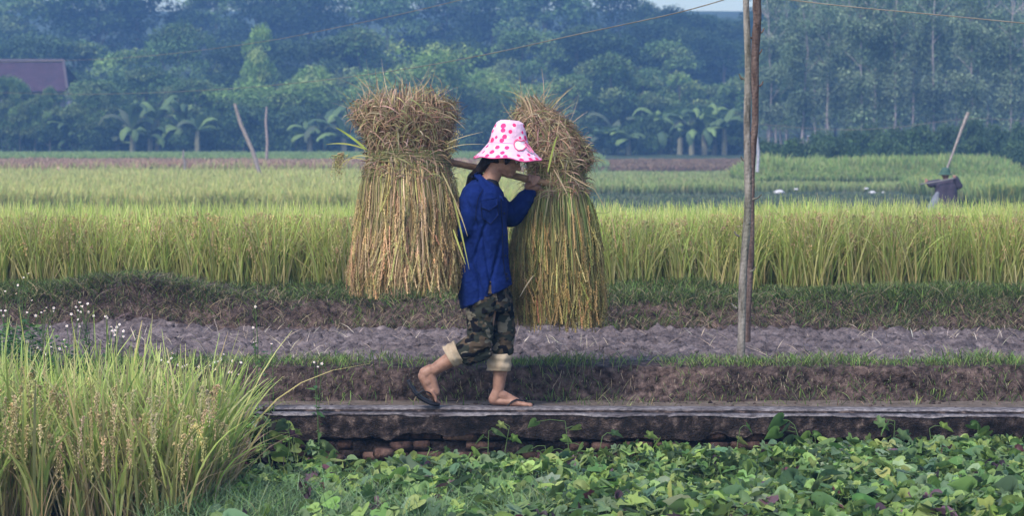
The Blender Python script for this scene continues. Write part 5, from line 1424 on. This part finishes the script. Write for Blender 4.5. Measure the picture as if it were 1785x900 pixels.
for x0 in (w1-1.6, w1-3.4, w1-5.2):
    a = Acc(); box(a, x0, x0+.9, YH-.05, YH-.003, zb + .9, zb+2.0); wnd = a.build('window', M_DARK, hs)
    a = Acc(); box(a, x0-.08, x0+.98, YH-.09, YH-.052, zb+.82, zb+.9); box(a, x0-.08, x0+.98, YH-.09, YH-.052, zb+2.0, zb+2.08); a.build('frame', M_WALLW, wnd)

# ------------------------------------------------------------------ trees
T_DARK = [(.035, .075, .035), (.055, .11, .045), (.08, .14, .055)]
T_MID = [(.12, .22, .07), (.16, .26, .085), (.085, .16, .055), (.21, .28, .11)]
T_LIGHT = [(.22, .36, .09), (.28, .42, .11), (.18, .30, .08), (.34, .43, .14)]
T_EUC = [(.17, .25, .13), (.23, .30, .17), (.13, .19, .10)]
def crown_mesh(name, seed, n, lobes, cols, leaf=.26, ell=(1, 1, 1), fill=.35, hang=0.0):
    rg = np.random.default_rng(seed); a = Acc()
    L = np.array(lobes, float)                                     # x, y, z, r
    w = L[:, 3]**2; idx = rg.choice(len(L), n, p=w/w.sum())
    d = rg.normal(size=(n, 3)); d[:, 2] = np.abs(d[:, 2])*.9 - .25*rg.random(n); d /= np.linalg.norm(d, axis=1, keepdims=True)
    r = L[idx, 3] * (1 - fill*rg.random(n)**1.7)
    p = L[idx, :3] + d*r[:, None]*np.array([1, 1, .82])
    nz = fbm(p[:, 0]*1.3, p[:, 1]*1.3, p[:, 2]*1.3 + seed, 3)
    k = nz > -.22; p, idx, d = p[k], idx[k], d[k]
    p += rg.normal(0, .10, p.shape); m = len(p)
    lc = np.asarray(cols)[rg.integers(0, len(cols), len(L))]
    c = lc[idx] * (1 + .22*rg.normal(size=(m, 1))); c = np.clip(c, .008, 1)
    if hang: p[:, 2] -= hang*rg.random(m)**2
    M = rotm(rg.uniform(0, 6.28, m), rg.normal(.35 + hang*.5, .5, m), rg.normal(0, .6, m))
    scatter(a, LEAF_V, LEAF_F, p, M, rg.uniform(.6, 1.3, m)*leaf, c)
    me = a.mesh(name); me.materials.append(M_FAR); return me
def trunk_mesh(seed, H, r, limbs, col=(.16, .14, .12), bend=.3):
    rg = random.Random(seed); a = Acc(); pts = [(0, 0, -.3)]
    x = y = 0
    for i in range(1, 7):
        x += rg.uniform(-bend, bend)*H/24; y += rg.uniform(-bend, bend)*H/24; pts.append((x, y, H*i/6))
    tube(a, pts, [r*1.25, r, r*.88, r*.75, r*.6, r*.42, r*.2], 10, col)
    for l in limbs:
        z0 = min(l[2]*.55, H*.8); i = z0/H*6; k = int(i); p = np.array(pts[k])*(1-(i-k)) + np.array(pts[min(k+1, 6)])*(i-k)
        q = np.array(l[:3]); tube(a, [p, (p*.5 + q*.5) + (0, 0, -.15), q], [r*.4, r*.25, r*.08], 6, col)
    me = a.mesh('trunk'); me.materials.append(M_BARK); return me
def mk_lobes(seed, n, w, h, z0, r):
    rg = random.Random(seed); L = [(0, 0, z0 + h*.8, r*1.1)]
    for i in range(n):
        an = rg.uniform(0, 6.28); zz = rg.random(); rad = w*.5*math.sqrt(max(0, 1 - (zz*1.5-.5)**2))*rg.uniform(.35, .95)
        L.append((math.cos(an)*rad, math.sin(an)*rad*.8, z0 + zz*h*.9, r*rg.uniform(.65, 1.15)))
    return L
PROTO = {}
def proto_tree(kind, var, seed, n, w, h, z0, r, lobn, cols, leaf, tr, **k):
    lobes = mk_lobes(seed, lobn, w, h, z0, r)
    PROTO.setdefault(kind, []).append((crown_mesh('crown', seed, n, lobes, cols, leaf, **k), trunk_mesh(seed, z0 + h*.75, tr, lobes[:7]), z0 + h + r*.7))
for v in range(3):
    proto_tree('broadleaf', v, 30+v, 12000, 7.0, 6.2, 2.0, 1.2, 34, T_MID, .27, .17)
    proto_tree('dark', v, 50+v, 12000, 7.5, 7.5, 1.6, 1.35, 34, T_DARK, .29, .2)
    proto_tree('pale', v, 70+v, 9500, 6.0, 5.6, 1.6, 1.05, 30, T_LIGHT, .24, .13)
    proto_tree('bush', v, 90+v, 6500, 3.8, 1.7, .25, .75, 20, T_MID[2:3] + T_DARK[1:], .20, .06)
# bamboo-like plumes: arching culms with drooping fans
def bamboo(seed):
    rg = random.Random(seed); L = []; a = Acc()
    for i in range(16):
        an = rg.uniform(0, 6.28); H = rg.uniform(5.0, 8.3); out = rg.uniform(.7, 3.2)
        pts = []
        for t in np.linspace(0, 1, 8):
            pts.append((math.cos(an)*out*t**2.2 + rg.uniform(-.05, .05), math.sin(an)*out*.7*t**2.2, H*(t - .18*t**4) - .2))
        tube(a, pts, np.linspace(.05, .012, 8), 6, (.22, .24, .12))
        for t in (3, 4, 5, 6, 7): p = pts[t]; L.append((p[0], p[1], p[2]+.1, .95 - .06*abs(t-5)))
    me = a.mesh('trunk'); me.materials.append(M_BARK)
    return crown_mesh('crown', seed, 11000, L, T_LIGHT, .22, hang=.35), me, 8.2
PROTO['bamboo'] = [bamboo(5), bamboo(6)]
def eucalyptus(seed):
    rg = random.Random(seed); L = []; H = 13.0
    for i in range(34):
        z = rg.uniform(2.9, 13.2); rad = rg.uniform(.1, 1.25)*(1 - abs(z-8)/9); an = rg.uniform(0, 6.28)
        L.append((math.cos(an)*rad, math.sin(an)*rad, z, rg.uniform(.35, .75)))
    cr = crown_mesh('crown', seed, 9500, L, T_EUC, .19, fill=.8, hang=.9)
    a = Acc(); pts = []; x = 0
    for t in np.linspace(0, 1, 9): x += rg.uniform(-.2, .2); pts.append((x, 0, H*t - .3))
    tube(a, pts, np.linspace(.08, .02, 9), 8, (.34, .29, .28))
    for i in range(9):
        k = rg.randint(3, 7); p = np.array(pts[k]); an = rg.uniform(0, 6.28); q = p + np.array([math.cos(an)*.9, math.sin(an)*.9, 1.1]); tube(a, [p, p*.5+q*.5+(0, 0, .05), q], [.03, .02, .01], 5, (.38, .33, .3))
    me = a.mesh('trunk'); me.materials.append(M_BARK); return cr, me, 13.4
PROTO['eucalyptus'] = [eucalyptus(s) for s in (7, 8, 9, 10)]
def banana(seed):
    rg = random.Random(seed); a = Acc(); c = Acc(); H = rg.uniform(.8, 1.7)
    tube(c, [(0, 0, -.2), (.03, 0, .9), (0, 0, H)], [.17, .15, .10], 10, (.20, .19, .12))
    for i in range(rg.randint(8, 13)):
        an = rg.uniform(0, 6.28); L = rg.uniform(1.2, 2.5); el = R(rg.uniform(50, 86) if i > 3 else rg.uniform(15, 50)); w = rg.uniform(.20, .30); dr = rg.uniform(.6, 2.2)
        col = np.array([(.08, .14, .065), (.12, .19, .075), (.18, .27, .09), (.10, .13, .075)][rg.randint(0, 3)]); m = 12; V = []; rr = 0.0; z = H
        for k in range(m):
            t = k/(m-1); e_ = el - dr*t*t*1.3
            if k: rr += L/(m-1)*math.cos(e_); z += L/(m-1)*math.sin(e_)
            ww = .03 if t < .15 else w*math.sin(min((t-.15)/.85*1.0 + .08, 1)*math.pi*.97)**.55
            tilt_ = rg.uniform(-.05, .05)
            cx_, cy_ = math.cos(an)*rr, math.sin(an)*rr; sx, sy = -math.sin(an), math.cos(an)
            V += [(cx_+sx*ww, cy_+sy*ww, z-.35*ww - rg.uniform(0, .12)*t), (cx_, cy_, z+.03), (cx_-sx*ww, cy_-sy*ww, z-.35*ww - rg.uniform(0, .12)*t)]
        a.add(V, [[k*3+j, (k+1)*3+j, (k+1)*3+j+1, k*3+j+1] for k in range(m-1) for j in range(2)], col)
    cr = a.mesh('crown'); cr.materials.append(M_FAR); tr = c.mesh('trunk'); tr.materials.append(M_BARK); return cr, tr, H + 2.0
PROTO['banana'] = [banana(s) for s in (1, 2, 3, 4, 5, 6)]
KIND = {'broadleaf': ('broadleaf_tree', 'tree', 'rounded mid green tree'), 'dark': ('shade_tree', 'tree', 'dark dense tree'), 'pale': ('pale_tree', 'tree', 'pale green tree'),
        'bush': ('bush', 'bush', 'dark green bush'), 'bamboo': ('bamboo_clump', 'bamboo', 'feathery yellow-green bamboo clump'), 'eucalyptus': ('eucalyptus_tree', 'tree', 'slender pale trunked eucalyptus'), 'banana': ('banana_plant', 'banana plant', 'broad leaved banana plant')}
ORD = ['first', 'second', 'third', 'fourth', 'fifth', 'sixth', 'seventh', 'eighth', 'ninth', 'tenth', 'eleventh', 'twelfth', 'thirteenth', 'fourteenth', 'fifteenth', 'sixteenth', 'seventeenth', 'eighteenth', 'nineteenth', 'twentieth',
       'twenty-first', 'twenty-second', 'twenty-third', 'twenty-fourth', 'twenty-fifth', 'twenty-sixth', 'twenty-seventh', 'twenty-eighth', 'twenty-ninth', 'thirtieth', 'thirty-first', 'thirty-second', 'thirty-third', 'thirty-fourth', 'thirty-fifth', 'thirty-sixth', 'thirty-seventh', 'thirty-eighth', 'thirty-ninth', 'fortieth']
TREES = []
def tree(kind, px, py_top, Y, wpx=None, row='front'):
    TREES.append((kind, px, py_top, Y, wpx, row))
tr_ = random.Random(12)
# understory against the fields
for i in range(27):
    px = -30 + i*50 + tr_.uniform(-14, 14); tree('bush', px, tr_.uniform(176, 218), 163.5 + tr_.uniform(0, 3), tr_.uniform(95, 140), 'at the forest foot')
# named crowns of the first row
for px, py in [(745, 45), (680, 92), (830, 100), (480, 112), (430, 132), (905, 118), (640, 130)]: tree('bamboo', px, py, 170 + tr_.uniform(-2, 4), tr_.uniform(190, 240), 'before the dark trees')
for px, py, w in [(455, 22, 90), (540, 98, 120), (1065, 70, 150), (1120, 110, 130), (1000, 120, 140), (930, 150, 110)]: tree('pale' if px < 600 else 'broadleaf', px, py, 174 + tr_.uniform(-2, 3), w * 1.15, 'before the dark trees')
for px, py, w in [(30, 168, 120), (165, 130, 170), (90, 178, 110), (260, 105, 200), (350, 120, 190), (225, 160, 130), (1190, 172, 120), (1250, 190, 120), (1340, 60, 150), (1395, 100, 130)]: tree('broadleaf', px, py, 168 + tr_.uniform(-1, 6), w, 'in the first row')
# middle row
for i, px in enumerate(range(-20, 1230, 84)):
    tree(['broadleaf', 'dark', 'broadleaf', 'pale'][i % 4] if px < 420 else ['dark', 'dark', 'broadleaf'][i % 3], px + tr_.uniform(-20, 20), 45 + tr_.uniform(-28, 30), 196 + tr_.uniform(-5, 8), tr_.uniform(180, 240), 'in the middle row')
for i, px in enumerate(range(1345, 1830, 55)): tree(['broadleaf', 'dark'][i % 2], px, 120 + tr_.uniform(-40, 30), 191 + tr_.uniform(-2, 3), 130, 'behind the pale trunks')
for i, px in enumerate(range(-10, 1330, 66)): tree(['broadleaf', 'dark', 'dark', 'pale', 'broadleaf'][i % 5], px + tr_.uniform(-15, 15), 118 + tr_.uniform(-25, 40), 181 + tr_.uniform(-2, 3), tr_.uniform(125, 165), 'in the second row')
for px, py in [(1120, -12), (1165, -6), (1200, 4), (1228, 14), (1252, 20), (1278, 22), (1312, 10)]: tree('dark', px, py, 228 + tr_.uniform(-3, 6), 130, 'beside the sky gap')
for px, py in [(1120, 20), (1165, 18), (1205, 30), (1262, 58), (1310, 45)]: tree('dark', px, py, 215 + tr_.uniform(-3, 6), 150, 'on the slope by the sky gap')
# back row
for i, px in enumerate(list(range(-40, 1150, 100)) + list(range(1380, 1860, 100))):
    tree(['dark', 'broadleaf', 'dark'][i % 3], px + tr_.uniform(-20, 20), -40 + tr_.uniform(-30, 10), 236 + tr_.uniform(-5, 12), tr_.uniform(220, 280), 'in the back row')
for i, px in enumerate([1235, 1262, 1290, 1315]): tree('dark', px, [16, 20, 22, 16][i], 258, 120, 'far up the slope')
# eucalyptus stand
for i in range(38):
    px = 1338 + i*12.6 + tr_.uniform(-6, 6); tree('eucalyptus', px, tr_.uniform(-95, -20) if px > 1370 else tr_.uniform(-30, 10), tr_.uniform(142, 186), None, 'in the pale trunked stand')
# bananas
for px, py, w in [(15, 122, 100), (62, 150, 90), (150, 132, 110), (-20, 110, 80), (36, 132, 70), (88, 142, 60), (-2, 128, 60)]: tree('pale' if px == 72 else 'broadleaf', px, py, 163 + tr_.uniform(0, 1), w, 'before the tiled house')
for px, py in [(232, 150), (262, 175), (345, 170), (300, 190), (540, 190), (600, 175), (1070, 180), (1125, 190), (1168, 200), (1206, 160), (1245, 190), (568, 162), (622, 148), (690, 150), (275, 130), (320, 150), (205, 215), (285, 212), (1095, 205), (1150, 160), (1185, 175), (1228, 150), (1262, 160), (1290, 188), (1045, 215), (950, 150), (130, 195)]:
    tree('banana', px, py, 163 + tr_.uniform(-1, 2), 110, 'at the forest edge')
# thicket on the right
for i, (px, py) in enumerate([(1440, 225), (1478, 215), (1520, 211), (1562, 207), (1605, 205), (1648, 206), (1690, 208), (1730, 207), (1775, 212), (1820, 212), (1460, 240), (1545, 232), (1625, 235), (1700, 240), (1765, 250), (1350, 235), (1385, 232), (1330, 250)]):
    tree('bush', px, py + tr_.uniform(-14, 8), 107 + (8 if i < 10 else 0) + tr_.uniform(-1, 1), 95, 'of the thicket')
ranked = {}
for t in sorted(TREES, key=lambda t: t[1]):
    k = (t[0], t[5]); ranked.setdefault(k, []).append(t)
for (kind, row), lst in ranked.items():
    nm, cat, look = KIND[kind]
    for i, (kd, px, pyt, Y, wpx, _) in enumerate(lst):
        var = PROTO[kind][tr_.randrange(len(PROTO[kind]))]
        X = XP(px, Y); z0 = float(far_h(X, Y)) - .05; top = ZP(pyt, Y)
        if row == 'of the thicket': z0 = max(z0, -.1)
        hgt = max(top - z0, 1.0); sz = hgt / var[2]
        base_w = {'broadleaf': 8.6, 'dark': 9.2, 'pale': 7.4, 'bush': 4.6, 'bamboo': 6.6, 'eucalyptus': 3.0, 'banana': 3.4}[kind]
        sx = (wpx/FPX*Y)/base_w if wpx else 1.0
        e = empty(nm, (X, Y, z0), label=f'{look} {row}, {ORD[i]} from the house side', cat=cat,
                  group=f'{look}s {row}')
        rz = tr_.uniform(0, 6.28)
        for part, me in (('crown', var[0]), ('trunk', var[1])):
            o = bpy.data.objects.new(part, me); sc.collection.objects.link(o); o.parent = e
            o.rotation_euler = (0, 0, rz); o.scale = (sx, sx, sz)

# ------------------------------------------------------------------ haze
M_HAZE, nt, out = new_mat('air')
pv = nt.nodes.new('ShaderNodeVolumePrincipled')
pv.inputs['Color'].default_value = (.24, .50, .98, 1); pv.inputs['Density'].default_value = .0017; pv.inputs['Anisotropy'].default_value = .0
nt.links.new(pv.outputs[0], out.inputs['Volume'])
a = Acc(); box(a, -150, 150, -10, 430, -3, 48)
hz = a.build('haze', M_HAZE, kind='stuff', label='thin blue evening haze over the fields and forest', cat='haze')
